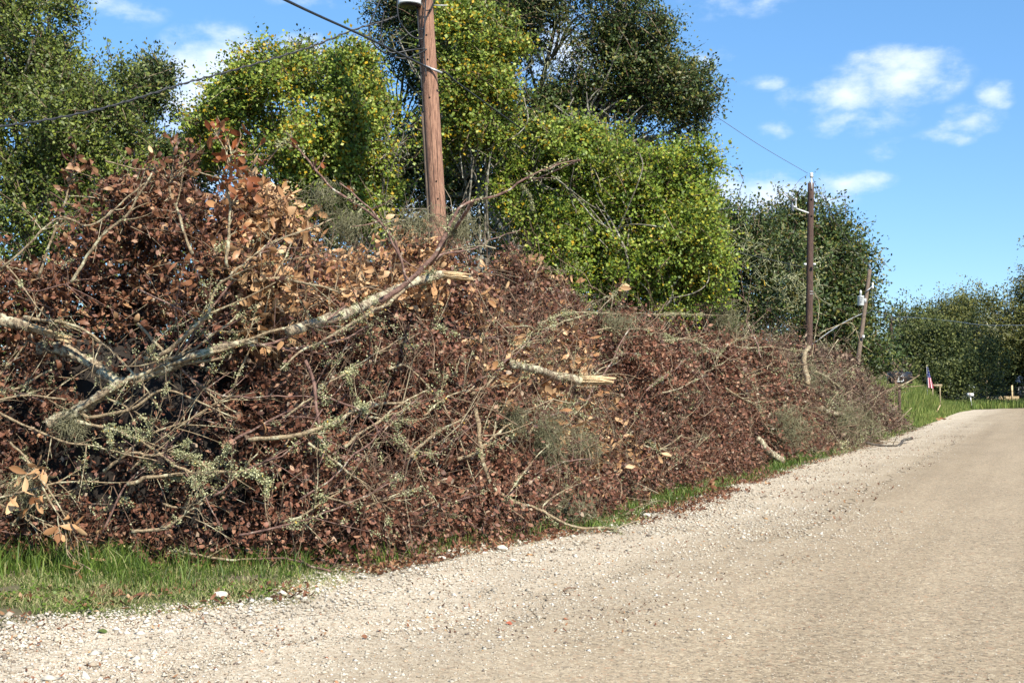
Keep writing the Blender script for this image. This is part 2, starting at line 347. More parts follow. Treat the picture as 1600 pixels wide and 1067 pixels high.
def stonemat(name, isroad):
    m, nt, p = newmat(name); g = N(nt, 'ShaderNodeNewGeometry'); co = g.outputs['Position']
    def vor(sc, out_='Color', feat='F1'):
        v = N(nt, 'ShaderNodeTexVoronoi', feature=feat); v.inputs['Scale'].default_value = sc; nt.links.new(co, v.inputs['Vector']); return v
    def chips(sc, tint):
        v = vor(sc); s = N(nt, 'ShaderNodeSeparateColor'); nt.links.new(v.outputs['Color'], s.inputs[0])
        return ramp(nt, s.outputs[0], tint), v.outputs['Distance'], s.outputs[1]
    rt = [(0, (.09, .08, .065)), (.07, (.20, .17, .13)), (.17, (.34, .29, .22)), (.5, (.44, .385, .295)), (.8, (.55, .49, .385)), (.95, (.74, .69, .58)), (1, (.46, .24, .13))]
    gt = [(0, (.14, .115, .09)), (.08, (.32, .265, .20)), (.25, (.53, .465, .37)), (.7, (.66, .61, .51)), (.94, (.82, .79, .70)), (.97, (.50, .34, .20)), (1, (.46, .22, .13))]
    rt = [(a, (b[0]*.61, b[1]*.555, b[2]*.475)) for a, b in rt]; gt = [(a, (b[0]*.77, b[1]*.735, b[2]*.69)) for a, b in gt]
    cr1, dr, _ = chips(70, rt); cr2, dr2, _ = chips(30, rt); cR = mixc(nt, .33, cr1, cr2)
    cg1, dg, _ = chips(48, gt); cg2, _, _ = chips(110, gt); cG = mixc(nt, .42, cg1, cg2)
    sp = N(nt, 'ShaderNodeSeparateXYZ'); nt.links.new(co, sp.inputs[0])
    wob = noise(nt, .9, 5, co, .6); xx = M(nt, 'ADD', sp.outputs[0], M(nt, 'MULTIPLY', M(nt, 'SUBTRACT', wob, .5), 2.2))
    mr = N(nt, 'ShaderNodeMapRange', interpolation_type='SMOOTHSTEP'); nt.links.new(xx, mr.inputs['Value'])
    mr.inputs['From Min'].default_value = -5.0; mr.inputs['From Max'].default_value = -1.6
    c = mixc(nt, mr.outputs[0], cG, cR)
    mp = N(nt, 'ShaderNodeMapping'); mp.inputs['Scale'].default_value = (1.1, .22, 1); nt.links.new(co, mp.inputs[0])
    big = noise(nt, 1.1, 5, mp.outputs[0], .6)
    c = mixc(nt, .8, c, ramp(nt, big, [(.3, (.84, .82, .79)), (.6, (1.05, 1.04, 1.02))]), 'MULTIPLY')
    mp2 = N(nt, 'ShaderNodeMapping'); mp2.inputs['Scale'].default_value = (1.0, .02, 1); nt.links.new(co, mp2.inputs[0]); trk = noise(nt, 1.3, 3, mp2.outputs[0]); c = mixc(nt, mr.outputs[0], c, mixc(nt, .8, c, ramp(nt, trk, [(.35, (.82, .79, .74)), (.6, (1.06, 1.05, 1.04))]), 'MULTIPLY'))
    med = noise(nt, 14, 4, co, .6); c = mixc(nt, .5, c, ramp(nt, med, [(.3, (.78, .76, .74)), (.65, (1.1, 1.1, 1.1))]), 'MULTIPLY')
    nt.links.new(c, p.inputs['Base Color']); p.inputs['Roughness'].default_value = .9
    bmp = N(nt, 'ShaderNodeBump'); bmp.inputs['Strength'].default_value = .35; bmp.inputs['Distance'].default_value = .006; bmp.invert = True
    mh = N(nt, 'ShaderNodeMix', data_type='FLOAT'); nt.links.new(mr.outputs[0], mh.inputs[0]); nt.links.new(dg, mh.inputs[2]); nt.links.new(dr, mh.inputs[3])
    nt.links.new(mh.outputs[0], bmp.inputs['Height']); nt.links.new(bmp.outputs[0], p.inputs['Normal'])
    return m
SM = stonemat('chip_stone', True)
def strip(name, lf, rf, nx, z, ys, mat, rag=0):
    V = []
    for y in ys:
        l = lf(y)+(rag*(float(fbm(np.array([y*1.7, 3., 1.])))-.5)+rag*.4*(float(vnoise(np.array([y*9, 8., 1.])))-.5) if rag else 0); r_ = rf(y)
        for i in range(nx): V.append((l+(r_-l)*i/(nx-1), y, z if not callable(z) else z(i, nx)))
    n = len(ys); i, j = np.meshgrid(np.arange(nx-1), np.arange(n-1)); a = (j*nx+i).ravel()
    T = np.concatenate([np.stack([a, a+1, a+nx+1], 1), np.stack([a, a+nx+1, a+nx], 1)]); return Acc().add(V, T).build(name, mat, smooth=True)
ysr = np.r_[np.linspace(-60, 3, 20), np.linspace(3.1, 40, 600), np.linspace(40.3, 170, 300)]
tag(strip('gravel_shoulder', lambda y: edge(y)-.15, lambda y: edge(y)+12.9, 14, lambda i, n: -.012 if i == 0 else .002, ysr, SM, .5), kind='structure')
def rl(y): return edge(y)+ (1.9 if y < 40 else 1.5)
tag(strip('road', lambda y: rl(y), lambda y: edge(y)+11.5, 12, .008, ysr, SM, .3), kind='structure')

# loose stones
def stones(acc, n, yr, xr, s0, s1, pw=1.5, rndr=(0, 1)):
    u = R.random(n); y = (yr[0]**(1-pw)+(yr[1]**(1-pw)-yr[0]**(1-pw))*u)**(1/(1-pw))
    x = edge(y)+xr[0]+(xr[1]-xr[0])*R.beta(1.0, 1.9, n)
    s = s0+(s1-s0)*R.random(n)**3
    oc = np.array([[1, 0, 0], [-1, 0, 0], [0, 1, 0], [0, -1, 0], [0, 0, 1], [0, 0, -1]], float)
    T = np.array([[0, 2, 4], [2, 1, 4], [1, 3, 4], [3, 0, 4], [2, 0, 5], [1, 2, 5], [3, 1, 5], [0, 3, 5]])
    V = oc[None]*(.55+.6*R.random((n, 6, 1)))+R.normal(size=(n, 6, 3))*.18
    th = R.random(n)*6.28; c, sn = np.cos(th), np.sin(th); X = V[..., 0]*c[:, None]-V[..., 1]*sn[:, None]; Y = V[..., 0]*sn[:, None]+V[..., 1]*c[:, None]
    V = np.stack([X*1.15, Y*.9, V[..., 2]*.55], -1)*s[:, None, None]*.5
    z = np.maximum(terrain(x, y), np.where(x > edge(y)+1.75, .0075, .002))+s*.08; V += np.stack([x, y, z], -1)[:, None]
    acc.add(V.reshape(-1, 3), (T[None]+np.arange(n)[:, None, None]*6).reshape(-1, 3), np.repeat(rndr[0]+(rndr[1]-rndr[0])*R.random(n), 6))
MT['stone'] = leafmat('limestone_chip', [(0, (.14, .11, .09)), (.07, (.38, .31, .23)), (.3, (.52, .455, .36)), (.8, (.63, .58, .48)), (.97, (.80, .76, .68)), (.985, (.50, .32, .15)), (1, (.42, .18, .10))], 0, .9)
A = Acc(); stones(A, 40000, (4.2, 16), (-.35, 3.4), .008, .036); stones(A, 9000, (12, 55), (-.3, 2.4), .02, .05); stones(A, 700, (4.2, 20), (-.4, 2.0), .04, .085); stones(A, 9000, (4, 22), (1.0, 7), .006, .016, 1.5, (0, .5)); stones(A, 5000, (4, 22), (1.0, 7), .006, .015, 1.5, (.8, 1))
A2 = Acc(); stones(A2, 70000, (4.2, 15), (1.2, 8.5), .006, .017, 1.6); MT['roadchip'] = leafmat('road_chip', [(0, (.10, .085, .07)), (.12, (.30, .25, .18)), (.5, (.43, .355, .26)), (.85, (.54, .47, .36)), (.97, (.74, .69, .58)), (1, (.45, .22, .12))], 0, .9)
tag(A2.build('road_chippings', MT['roadchip']), 'fine tan stone chippings worn loose on the road surface', 'chippings', kind='stuff')
tag(A.build('loose_gravel', MT['stone']), 'loose white limestone gravel chips covering the road shoulder', 'gravel', kind='stuff')

# ------------------------------------------------------------------ grass
def blades(acc, P, h, wd, lean, rnd=None):
    n = len(P); th = R.random(n)*6.28; side = np.stack([np.cos(th), np.sin(th), 0*th], -1); lr = rv(n); lr[:, 2] = 0; lr = lr*np.broadcast_to(lean, (n,))[:, None]*np.broadcast_to(h, (n,))[:, None]
    h = np.broadcast_to(h, (n,))[:, None]; up = np.array([0, 0, 1.]); wd = np.broadcast_to(wd, (n,))[:, None]
    a = P; b = P+up*h*.55+lr*.35; c = P+up*h*(1-.25*np.minimum(1, np.linalg.norm(lr, axis=-1, keepdims=True)/h))+lr
    V = np.stack([a-side*wd, a+side*wd, b-side*wd*.8, b+side*wd*.8, c], 1); T = np.array([[0, 1, 3], [0, 3, 2], [2, 3, 4]])
    if rnd is None: rnd = R.random(n)
    acc.add(V.reshape(-1, 3), (T[None]+np.arange(n)[:, None, None]*5).reshape(-1, 3), np.repeat(rnd, 5))
def verge_pts(n, y0, y1, s0, s1, clump=1.2, thr=.42, pw=1.3):
    u = R.random(n*3); y = (y0**(1-pw)+(y1**(1-pw)-y0**(1-pw))*u)**(1/(1-pw)); s = s0+(s1-s0)*R.random(n*3); x = edge(y)-s
    k = fbm(np.stack([x*clump, y*clump, x*0+5], -1)) > thr; x, y = x[k][:n], y[k][:n]
    return np.stack([x, y, terrain(x, y)-.01], -1)
A = Acc()
P = verge_pts(62000, 5.2, 13, -.12, 2.6, 2.0, .33); blades(A, P, .03+.05*R.random(len(P)), .0028, .9)
P = verge_pts(4500, 5.5, 12, -.35, .1, 3.0, .56); blades(A, P, .02+.03*R.random(len(P)), .0028, .9)
P = verge_pts(16000, 12, 60, -.02, 1.8, 1.0, .45); blades(A, P, .05+.08*R.random(len(P)), .005, .7, R.random(len(P))*.55)
tag(A.build('short_grass', MT['short']), 'short yellow-green grass on the verge beside the gravel', 'grass', kind='stuff')
A = Acc()
def tallzone(n, pxr, pyr, h, wd, thr=.45):
    px = (pxr[0]+pxr[1])/2+(pxr[1]-pxr[0])*.33*R.normal(size=n*2); py = (pyr[0]+pyr[1])/2+(pyr[1]-pyr[0])*.33*R.normal(size=n*2)
    G = np.array([gnd(a, b) for a, b in zip(px, py)]); k = (fbm(G*np.array([3.2, 3.2, 0])+3) > thr) & (edge(G[:, 1])-G[:, 0] > .12); G = G[k][:n]; G[:, 2] = terrain(G[:, 0], G[:, 1])
    blades(A, G, h*(.45+.75*R.random(len(G))), wd, .3+.6*R.random(len(G)))
tallzone(2300, (-80, 330), (858, 905), .24, .0042); tallzone(900, (-80, 60), (850, 900), .34, .005); tallzone(2200, (300, 640), (850, 890), .20, .004); tallzone(1600, (90, 320), (880, 925), .12, .003)
tallzone(2600, (640, 960), (800, 838), .15, .004); tallzone(3200, (900, 1190), (755, 805), .15, .005, .45); tallzone(1500, (1190, 1300), (708, 742), .2, .007, .4); tallzone(1200, (1350, 1430), (672, 694), .24, .008, .4)
tag(A.build('tall_grass', MT['grass']), 'taller bright green grass blades growing under the brush pile edge', 'grass', kind='stuff')
A = Acc()
n = 26000; y = 48+40*R.random(n); s = .1+6*R.random(n)**1.2; x = edge(y)-s; z = terrain(x, y)
hh = np.clip((s+.2)/1.3, .15, 1)*1.0*(.5+.6*R.random(n))*np.interp(y, [47, 56, 70, 80, 90], [.25, 1, 1, .7, .4]); blades(A, np.stack([x, y, z], -1), hh, .014, .3)
n = 9000; y = 86+28*R.random(n); x = edge(y)-.3-12*R.random(n); blades(A, np.stack([x, y, terrain(x, y)], -1), .3+.45*R.random(n), .03, .3, R.random(n)*.9)
tag(A.build('bank_grass', MT['bank']), 'waist-high bright green grass on the bank past the brush pile', 'grass', kind='stuff')

# leaf litter
A = Acc()
def litter(n, y0, y1, s0, s1, L, thr=.5, pw=1.4):
    P = verge_pts(n, y0, y1, s0, s1, 1.6, thr, pw); P[:, 2] = np.maximum(P[:, 2], 0)+.012; m_ = len(P)
    d = rv(m_); d[:, 2] *= .25; leaves(A, P, d, L*(.5+.8*R.random(m_)), L*.42, .3+1.2*R.random(m_), 'six', np.array([0, 0, 1.2]))
litter(4200, 8.5, 22, -.18, .7, .05, .42); litter(2500, 16, 55, -.15, .7, .06, .42); litter(900, 6, 10, -.1, 1.6, .06, .52); litter(700, 4.5, 14, -2.8, .3, .03, .5); litter(500, 14, 40, -2.2, .2, .05, .5)
litter(420, 13.5, 19, -.4, .3, .07, .45)
tag(A.build('leaf_litter', MT['curl']), 'brown dead leaf litter scattered along the edge of the gravel', 'leaf litter', kind='stuff')

# ------------------------------------------------------------------ the brush mass
def shellpts(n, y0, y1, t0, t1, pw=1.25, dmax=.8, dsc=.28):
    u = R.random(n); y = (y0**(1-pw)+(y1**(1-pw)-y0**(1-pw))*u)**(1/(1-pw)); a_ = R.random(n); t = np.where(R.random(n) < .62, .42*(1-(1-a_)**(1/2.3)), .40+(max(t1, .45)-.40)*R.random(n))
    x = front(y)-t*WID; z = mound(x, y); e = .05
    nx = -(mound(x+e, y)-mound(x-e, y))/(2*e); nx = np.clip(nx, -3, 3); ny = np.clip(-(mound(x, y+e)-mound(x, y-e))/(2*e), -1.5, 1.5)
    nrm = unit(np.stack([nx, ny, np.ones_like(nx)], -1)); dep = np.minimum(R.exponential(dsc, n), dmax)
    # steep face: also distribute over height
    P = np.stack([x, y, z], -1)
    pit = np.clip(.50-fbm(P*np.array([1.5, 1.5, 1.7])+12), 0, .3)*np.interp(y, [6, 30], [2.6, 1.6])
    P = P-nrm*(dep+pit)[:, None]; P[:, 2] = np.maximum(P[:, 2], .03); return P, nrm
def sprig(base, d, L, K, droop=.25):
    n = len(base); k = (np.arange(K)+.5)/K; sidev = rv(n)
    path = base[:, None]+d[:, None]*(L[:, None, None]*k[None, :, None])+sidev[:, None]*(L[:, None, None]*.22*(k**2)[None, :, None]); path[..., 2] -= droop*L[:, None]*(k**2)[None]
    return path
def hollows(P): return fbm(P*np.array([1.1, 1.1, 1.5])+31)
def brush(name, label, cat, n, y0, y1, t0, t1, mat, leafL, K, Ls, shape, twigr, cond, curl=(.3, 1.4), ratio=.55, dsc=.28, pw=1.25, hol=.42):
    P, nr = shellpts(n, y0, y1, t0, t1, pw, .9, dsc); px, py, dd = proj(P); k = cond(px, py, P) & (hollows(P) > hol) & (P[:, 2] > .02); P, nr, dd = P[k], nr[k], dd[k]; n = len(P)
    d = unit(nr*.55+rv(n)*1.0+np.array([.25, -.1, .05])); L = Ls*(.5+R.random(n)); path = sprig(P-d*(L*.4)[:, None], d, L, K)
    A = Acc(); base = path.reshape(-1, 3)+R.normal(size=(n*K, 3))*.012; dl = unit(np.repeat(d, K, 0)*.5+rv(n*K)+np.array([0, 0, -.25]))
    ok = base[:, 2] > .01; base, dl = base[ok], dl[ok]; q = len(base); sz = leafL*(.45+1.15*R.random(q)**1.6)
    leaves(A, base, dl, sz, sz*ratio*(.75+.5*R.random(q)), curl[0]+(curl[1]-curl[0])*R.random(q), shape, sun_dir*.45)
    root = empty(name, (front(y0), y0, 0)); tag(root, label, cat, kind='stuff')
    A.build('leaves', mat, root)
    if twigr > 0:
        B = Acc(); ii = [0, K//2, K-1]; tubes(B, path[:, ii], np.array([twigr, twigr*.8, twigr*.3])[None]*(.6+.8*R.random(n))[:, None], 3); B.build('twigs', MT['twig'], root)
    print(name, q); return root
def zone_curl(px, py, P):      # upper left: big dark curled leaves
    return (px < 400+40*np.sin(py*.03)) & (py < 575-(px*.28))
def zone_tan(px, py, P): return (px > 370) & (px < 690) & (py < 525-(px-370)*.20+25*np.sin(px*.05))
def zone_col(px, py, P): return (np.abs(px-(800+(py-440)*.35)) < 105) & (py > 400) & (py < 790) & (fbm(P*1.6+70) > .45)
def c_red(px, py, P):
    s = R.random(len(px)); z = zone_curl(px, py, P); t = zone_tan(px, py, P); cl = zone_col(px, py, P)
    return ((~z & ~t & ~cl) | (z & (s < .15)) | (t & (s < .2)) | (cl & (s < .55))) & (px < 1160+140*R.random(len(px)))
brush('red_leaf_brush', 'dense brush of small reddish-brown dead leaves filling the pile', 'brush', 30000, 6, 24, -.0, .8, MT['red'], .052, 11, .34, 'six', .0028, c_red)
brush('far_red_leaf_brush', 'reddish-brown brush slope in the middle distance beside the gravel', 'brush', 13500, 22, 44, -.0, .8, MT['red'], .085, 9, .42, 'dia', .005, c_red)
brush('curled_leaf_brush', 'dark brown mass of curled large dead leaves at upper left', 'brush', 15000, 4.5, 14, .05, .8, MT['curl'], .105, 8, .42, 'mag', .004, lambda px, py, P: zone_curl(px, py, P) | ((px < 420) & (R.random(len(px)) < .06)), (1.0, 4.2), .30, hol=.30)
brush('tan_leaf_brush', 'mass of tan leathery dead leaves along the top centre of the pile', 'brush', 20000, 7, 16, .1, .8, MT['tan'], .115, 8, .45, 'mag', .004, lambda px, py, P: zone_tan(px, py, P) , (.2, 1.3), .42)
brush('tan_leaf_column_brush', 'cascade of tan leathery leaves down the middle of the pile', 'brush', 3400, 9, 20, .0, .7, MT['tan'], .12, 6, .4, 'mag', .004, lambda px, py, P: zone_col(px, py, P), (.2, 1.3), .42, dsc=.12)
brush('grey_brush', 'grey-brown tangle of dead leaves and moss at the far end of the pile', 'brush', 9000, 30, YEND-.5, -.0, .85, MT['grey_leaf'], .10, 9, .5, 'dia', .006, lambda px, py, P: px > 1130+80*R.random(len(px)), hol=.3)
# drooping leafy twigs at the foot of the heap, hanging over the grass
n = 1900; y = 5.5+16*R.random(n)**1.3; a_ = fbm(np.stack([y*1.1, y*0+4, y*0], -1)); x = front(y)+R.uniform(-.3, .34, n)*np.clip((a_-.42)*5, 0, 1.2)-.05
P = np.stack([x, y, .03+.55*R.random(n)**1.4], -1); d = unit(rv(n)+np.array([.6, -.2, -.35])); L = .30*(.5+R.random(n)); path = sprig(P-d*(L*.3)[:, None], d, L, 9, .5); path[..., 2] = np.maximum(path[..., 2], .02)
root = empty('drooping_brush', (front(6.), 6., 0)); tag(root, 'brown leafy twigs drooping over the grass along the foot of the pile', 'brush', kind='stuff')
A = Acc(); q = (path+R.normal(size=path.shape)*.014).reshape(-1, 3); m_ = len(q); sz = .05*(.5+1.0*R.random(m_)); leaves(A, q, unit(np.repeat(d, 9, 0)*.5+rv(m_)), sz, sz*.52, .4+1.4*R.random(m_), 'six', sun_dir*.45); A.build('leaves', MT['red'], root)
A = Acc(); tubes(A, path[:, [0, 3, 6, 8]], np.array([[.003, .0026, .002, .001]]), 3); A.build('twigs', MT['twig'], root)
# broad-leaved weeds in the lawn
A = Acc(); P = verge_pts(110, 5.5, 11, .25, 2.2, 2.4, .5); K = 14; q = np.repeat(P, K, 0)+R.normal(size=(len(P)*K, 3))*np.array([.035, .035, .012])+np.array([0, 0, .05]); leaves(A, q, rv(len(q))*np.array([1, 1, .3]), .028, .022, .4, 'six', np.array([0, 0, 1.3]), .55+.3*R.random(len(q)))
tag(A.build('lawn_weeds', MT['grass']), 'low broad-leaved green weeds in the lawn at lower left', 'weeds', kind='stuff')
# added core inside the heap, coloured near black so the hollows look shaded
MT['dark_core'] = plain('shade_core', (.018, .012, .008), .95, 0, 20, .5)
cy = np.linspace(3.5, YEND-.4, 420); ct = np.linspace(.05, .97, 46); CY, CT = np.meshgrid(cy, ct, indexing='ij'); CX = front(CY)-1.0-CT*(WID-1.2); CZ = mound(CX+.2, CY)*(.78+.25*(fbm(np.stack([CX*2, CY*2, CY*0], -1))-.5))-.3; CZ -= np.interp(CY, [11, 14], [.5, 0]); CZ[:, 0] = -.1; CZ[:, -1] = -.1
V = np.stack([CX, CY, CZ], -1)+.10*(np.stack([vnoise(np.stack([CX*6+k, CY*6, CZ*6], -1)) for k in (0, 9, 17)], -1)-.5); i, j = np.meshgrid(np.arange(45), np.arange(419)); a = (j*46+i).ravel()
tag(Acc().add(V, np.concatenate([np.stack([a, a+1, a+47], 1), np.stack([a, a+47, a+46], 1)])).build('shade_core', MT['dark_core'], smooth=True), 'near-black core added inside the brush heap to make its hollows look shaded', 'shade core', kind='stuff')
P, nr = shellpts(150000, 4, YEND-.3, .02, .95, 1.4, .8, .45); A = Acc(); n = len(P); q = R.random(n); leaves(A, P, rv(n), np.interp(P[:, 1], [5, 40], [.055, .12]), np.interp(P[:, 1], [5, 40], [.032, .07]), .8, 'dia')
tag(A.build('inner_brush', MT['red']), 'shaded dead leaves deep inside the brush pile', 'brush', kind='stuff')

# twig tangle with lichen
def tangle(name, label, n, y0, y1, t0, t1, L0, r0, cond, lich=.5, pw=1.25, off=.0, spread=1.0, bias=(.15, -.35, .15)):
    P, nr = shellpts(n, y0, y1, t0, t1, pw, .35, .08); px, py, dd = proj(P); k = cond(px, py, P); P, nr, dd = P[k], nr[k], dd[k]; n = len(P)
    P = P+nr*off; d = unit(rv(n)*spread+np.array(bias)+nr*.15); L = L0*(.35+1.2*R.random(n)**1.5)
    ks = np.linspace(0, 1, 6); b1 = rv(n); b2 = rv(n)
    path = P[:, None]+d[:, None]*(L[:, None, None]*(ks-.5)[None, :, None])+b1[:, None]*(L*.16)[:, None, None]*np.sin(ks*3.1)[None, :, None]+b2[:, None]*(L*.06)[:, None, None]*np.sin(ks*9)[None, :, None]
    path[..., 2] = np.maximum(path[..., 2], .03); sc = (.5+1.1*R.random(n)**2)
    A = Acc(); tubes(A, path, (np.linspace(1, .25, 6)[None]*(r0*sc)[:, None]), 4)
    # forks
    nf = n*3; ii = R.integers(0, n, nf); kk = R.integers(1, 5, nf); fb = path[ii, kk]; fd = unit(d[ii]*.8+rv(nf)*.8); fl = L[ii]*(.12+.3*R.random(nf)); s2 = np.linspace(0, 1, 4)
    fp = fb[:, None]+fd[:, None]*(fl[:, None, None]*s2[None, :, None])+rv(nf)[:, None]*(fl*.15)[:, None, None]*(s2**2)[None, :, None]
    tubes(A, fp, np.linspace(.5, .15, 4)[None]*(r0*sc[ii])[:, None], 3)
    root = empty(name, (front(y0), y0, 0)); tag(root, label, 'twigs', kind='stuff'); A.build('twigs', MT['twig'], root)
    if lich > 0:
        B = Acc(); lb = np.concatenate([path[:, 1:5].reshape(-1, 3), fp[:, 1:].reshape(-1, 3)]); lb = lb[hollows(lb*2.2+9) > (1-lich)]; m_ = len(lb); K = 9
        q = np.repeat(lb, K, 0)+R.normal(size=(m_*K, 3))*r0*2.6; leaves(B, q, rv(m_*K), r0*3.2*(.5+R.random(m_*K)), r0*2.4, .8, 'dia'); B.build('lichen', MT['lichen'], root); print(name, 'lichen', m_*K)
    return root
tangle('twig_tangle', 'pale lichen-covered twigs laced over the near brush', 1050, 6, 15, .0, .7, .75, .0065, lambda px, py, P: py > 300, .40)
tangle('upper_twig_tangle', 'grey twigs tangled along the crest of the pile', 700, 9, 24, .3, .75, 1.1, .006, lambda px, py, P: (px > 420), .30, off=.14, spread=1.2)
tangle('crest_twig_tangle', 'bare sticks and thin stems poking up ragged from the pile crest', 420, 8, YEND-1.5, .42, .70, 1.25, .0065, lambda px, py, P: px > 380, .22, off=.25, spread=.7, bias=(.1, -.1, 1.0))
tangle('middle_twig_tangle', 'fine pale twigs over the middle of the brush pile', 1000, 14, 34, .0, .7, .9, .006, lambda px, py, P: px > 750, .40)
tangle('far_twig_tangle', 'bleached twigs and sticks over the far end of the pile', 1150, 26, YEND-1, .0, .8, 1.3, .010, lambda px, py, P: px > 1150, .36, off=.1)

# ------------------------------------------------------------------ individual limbs, sprigs and logs lying on the pile
def splinter(acc, p, d, r, L, n=16):
    d = unit(np.array(d, float)); a = unit(np.cross(d, [.1, .2, .97])); b = np.cross(d, a)
    for i in range(n):
        th = R.random()*6.28; q = r*.8*math.sqrt(R.random()); c = p+a*q*math.cos(th)+b*q*math.sin(th)*.6; l = L*(.55+.5*R.random()); e = d+a*R.normal()*.05+b*R.normal()*.04
        wv = r*(.28+.22*R.random()); t = unit(a*math.cos(th)+b*math.sin(th)); u = np.cross(d, t)
        V = []
        for f, k in ((0, 1), (.55, .85), (.85, .6), (1, .25)):
            o = c+e*l*f+t*R.normal()*r*.03; V += [o+t*wv*k+u*wv*.3*k, o+t*wv*k-u*wv*.3*k, o-t*wv*k-u*wv*.25*k, o-t*wv*k+u*wv*.25*k]
        T = []
        for j in range(3):
            for q2 in range(4):
                x, y = j*4+q2, j*4+(q2+1) % 4; T += [[x, y, y+4], [x, y+4, x+4]]
        T += [[0, 2, 1], [0, 3, 2], [12, 13, 14], [12, 14, 15]]; acc.add(V, T, R.random())
def lichen_on(P, rr, dens, sz=.022):
    L_ = np.linalg.norm(np.diff(P, axis=0), axis=1).sum(); m_ = int(dens*L_*60)
    if m_ < 1: return None
    u = R.random(m_)*(len(P)-1); i = u.astype(int); f = (u-i)[:, None]; c = P[i]*(1-f)+P[np.minimum(i+1, len(P)-1)]*f; rad = np.interp(u, np.arange(len(P)), rr)
    k = vnoise(c*6+4) > .60; c, rad = c[k], rad[k]; m_ = len(c)
    if m_ < 1: return None
    K = 9; q = np.repeat(c, K, 0); o = rv(m_); q = q+np.repeat(o*(rad*.9)[:, None], K, 0)+R.normal(size=(m_*K, 3))*sz*.8; B = Acc()
    leaves(B, q, unit(rv(m_*K)+np.repeat(o, K, 0)), sz*(.4+.9*R.random(m_*K)), sz*.6, 1.2, 'six'); return B
def limb(name, label, cat, pts, r0, r1, mat='bark', off=.06, d=None, lich=.6, twigs=6, tl=.35, leaf=None, nleaf=0, lL=.12, broken=None, group=None, tipleaf=False, sub=None, seg=8, kink=.03, cut=False, lratio=.4, lcurl=(.2, 1.3)):
    P = wobble(wobble(smooth_line(line(pts, off, d), 6), kink), .012, 11); n = len(P); rr = np.linspace(r0, r1, n)*(1+.25*(vnoise(P*9)-.5))
    root = empty(name, P[0]); tag(root, label, cat, group)
    seg = 14 if r0 > .03 else 7; P = smooth_line(P, 4) if r0 > .03 else P; n = len(P); rr = np.interp(np.linspace(0, 1, n), np.linspace(0, 1, len(rr)), rr); A = Acc(); tubes(A, P[None], rr[None], seg, cap=True); V_ = A.V[0]; V_ += ((fbm(V_*np.array([38., 38, 38]))-.5)[:, None]*(V_-np.repeat(np.vstack([P]), seg, 0).tolist()[0] if False else (np.vstack([V_[:-2]-np.repeat(P, seg, 0), np.zeros((2, 3))]))*.9)).astype(np.float32); A.build('bark', MT[mat], root, smooth=True)
    paths = []; B = Acc()
    for s_ in (sub or []):
        Q = wobble(smooth_line(line(s_[0], off, d if np.isscalar(d) else None), 5), kink); Q[0] = P[np.argmin(np.linalg.norm(P-Q[0], axis=1))]
        tubes(B, Q[None], np.linspace(s_[1], s_[1]*.35, len(Q))[None], 6, cap=True); paths.append((Q, s_[1]*.6))
    for _ in range(twigs):
        i = R.integers(n//6, n-1); dd_ = unit(unit(P[min(i+1, n-1)]-P[i-1])*.7+rv(1)[0]*.8+np.array([.15, -.1, .05])); l = tl*(.4+R.random()); s2 = np.linspace(0, 1, 6)[:, None]
        Q = P[i]+dd_*l*s2+rv(1)[0]*l*.25*s2**2; tubes(B, Q[None], np.linspace(min(.007, r1*.8+.002), .002, 6)[None], 4); paths.append((Q, .004))
        for _2 in range(3):
            j = R.integers(1, 5); e = unit(dd_+rv(1)[0]*.9); Q2 = Q[j]+e*l*.4*R.random()*s2; tubes(B, Q2[None], np.linspace(.0035, .0015, 6)[None], 3); paths.append((Q2, .003))
    if B.n: B.build('side_twigs', MT[mat if mat != 'bark' else 'pale'], root)
    if lich > 0:
        C = lichen_on(P, rr, lich)
        for Q, q in paths:
            c2 = lichen_on(Q, np.full(len(Q), q), lich*.6, .016)
            if c2 is not None:
                if C is None: C = c2
                else: C.add(c2.V[0], c2.T[0], c2.A[0])
        if C is not None: C.build('lichen', MT['lichen'], root)
    if leaf and nleaf:
        D = Acc(); src = [Q for Q, _q in paths] or [P]; k = []; dl = []
        for _ in range(nleaf):
            if tipleaf: Q = P; i = int(len(Q)*(1-.35*R.random()**2))-1
            else: Q = src[R.integers(0, len(src))]; i = R.integers(len(Q)//2, len(Q))
            i = max(1, min(i, len(Q)-1)); k.append(Q[i]+R.normal(size=3)*.012); dl.append(unit(unit(Q[i]-Q[i-1])*.6+rv(1)[0]*.9+np.array([0, 0, -.15])))
        k = np.array(k); dl = np.array(dl); sz = lL*(.6+.6*R.random(nleaf)); leaves(D, k, dl, sz, sz*lratio*.85, lcurl[0]+(lcurl[1]-lcurl[0])*R.random(nleaf), 'mag', -CF*.6); D.build('leaves', MT[leaf], root, smooth=False)
    if broken is not None:
        E = Acc(); splinter(E, P[-1], P[-1]-P[-4] if broken is True else np.array(broken, float), r1*1.15, r1*8.5); E.build('splintered_end', MT['wood'], root)
    if cut:
        E = Acc(); t = unit(P[-1]-P[-3]); tubes(E, np.array([[P[-1]-t*.002, P[-1]+t*.012]]), np.array([[rr[-1]*1.03, rr[-1]*.99]]), 12, cap=True); E.build('cut_face', MT['cutwood' if cut != 'pale' else 'wood'], root)
    return root
W_ = .012
limb('fallen_limb', 'thick lichen-covered limb with a long pale splintered end just below the near pole', 'fallen limb', [(450, 520), (500, 505), (545, 490), (600, 460), (650, 436), (690, 428)], .044, .044, 'bark', .27, lich=2.2, twigs=6, broken=CR*.95-CU*.10, sub=[([(640, 445), (600, 480), (540, 510), (480, 545), (440, 580)], .02)])
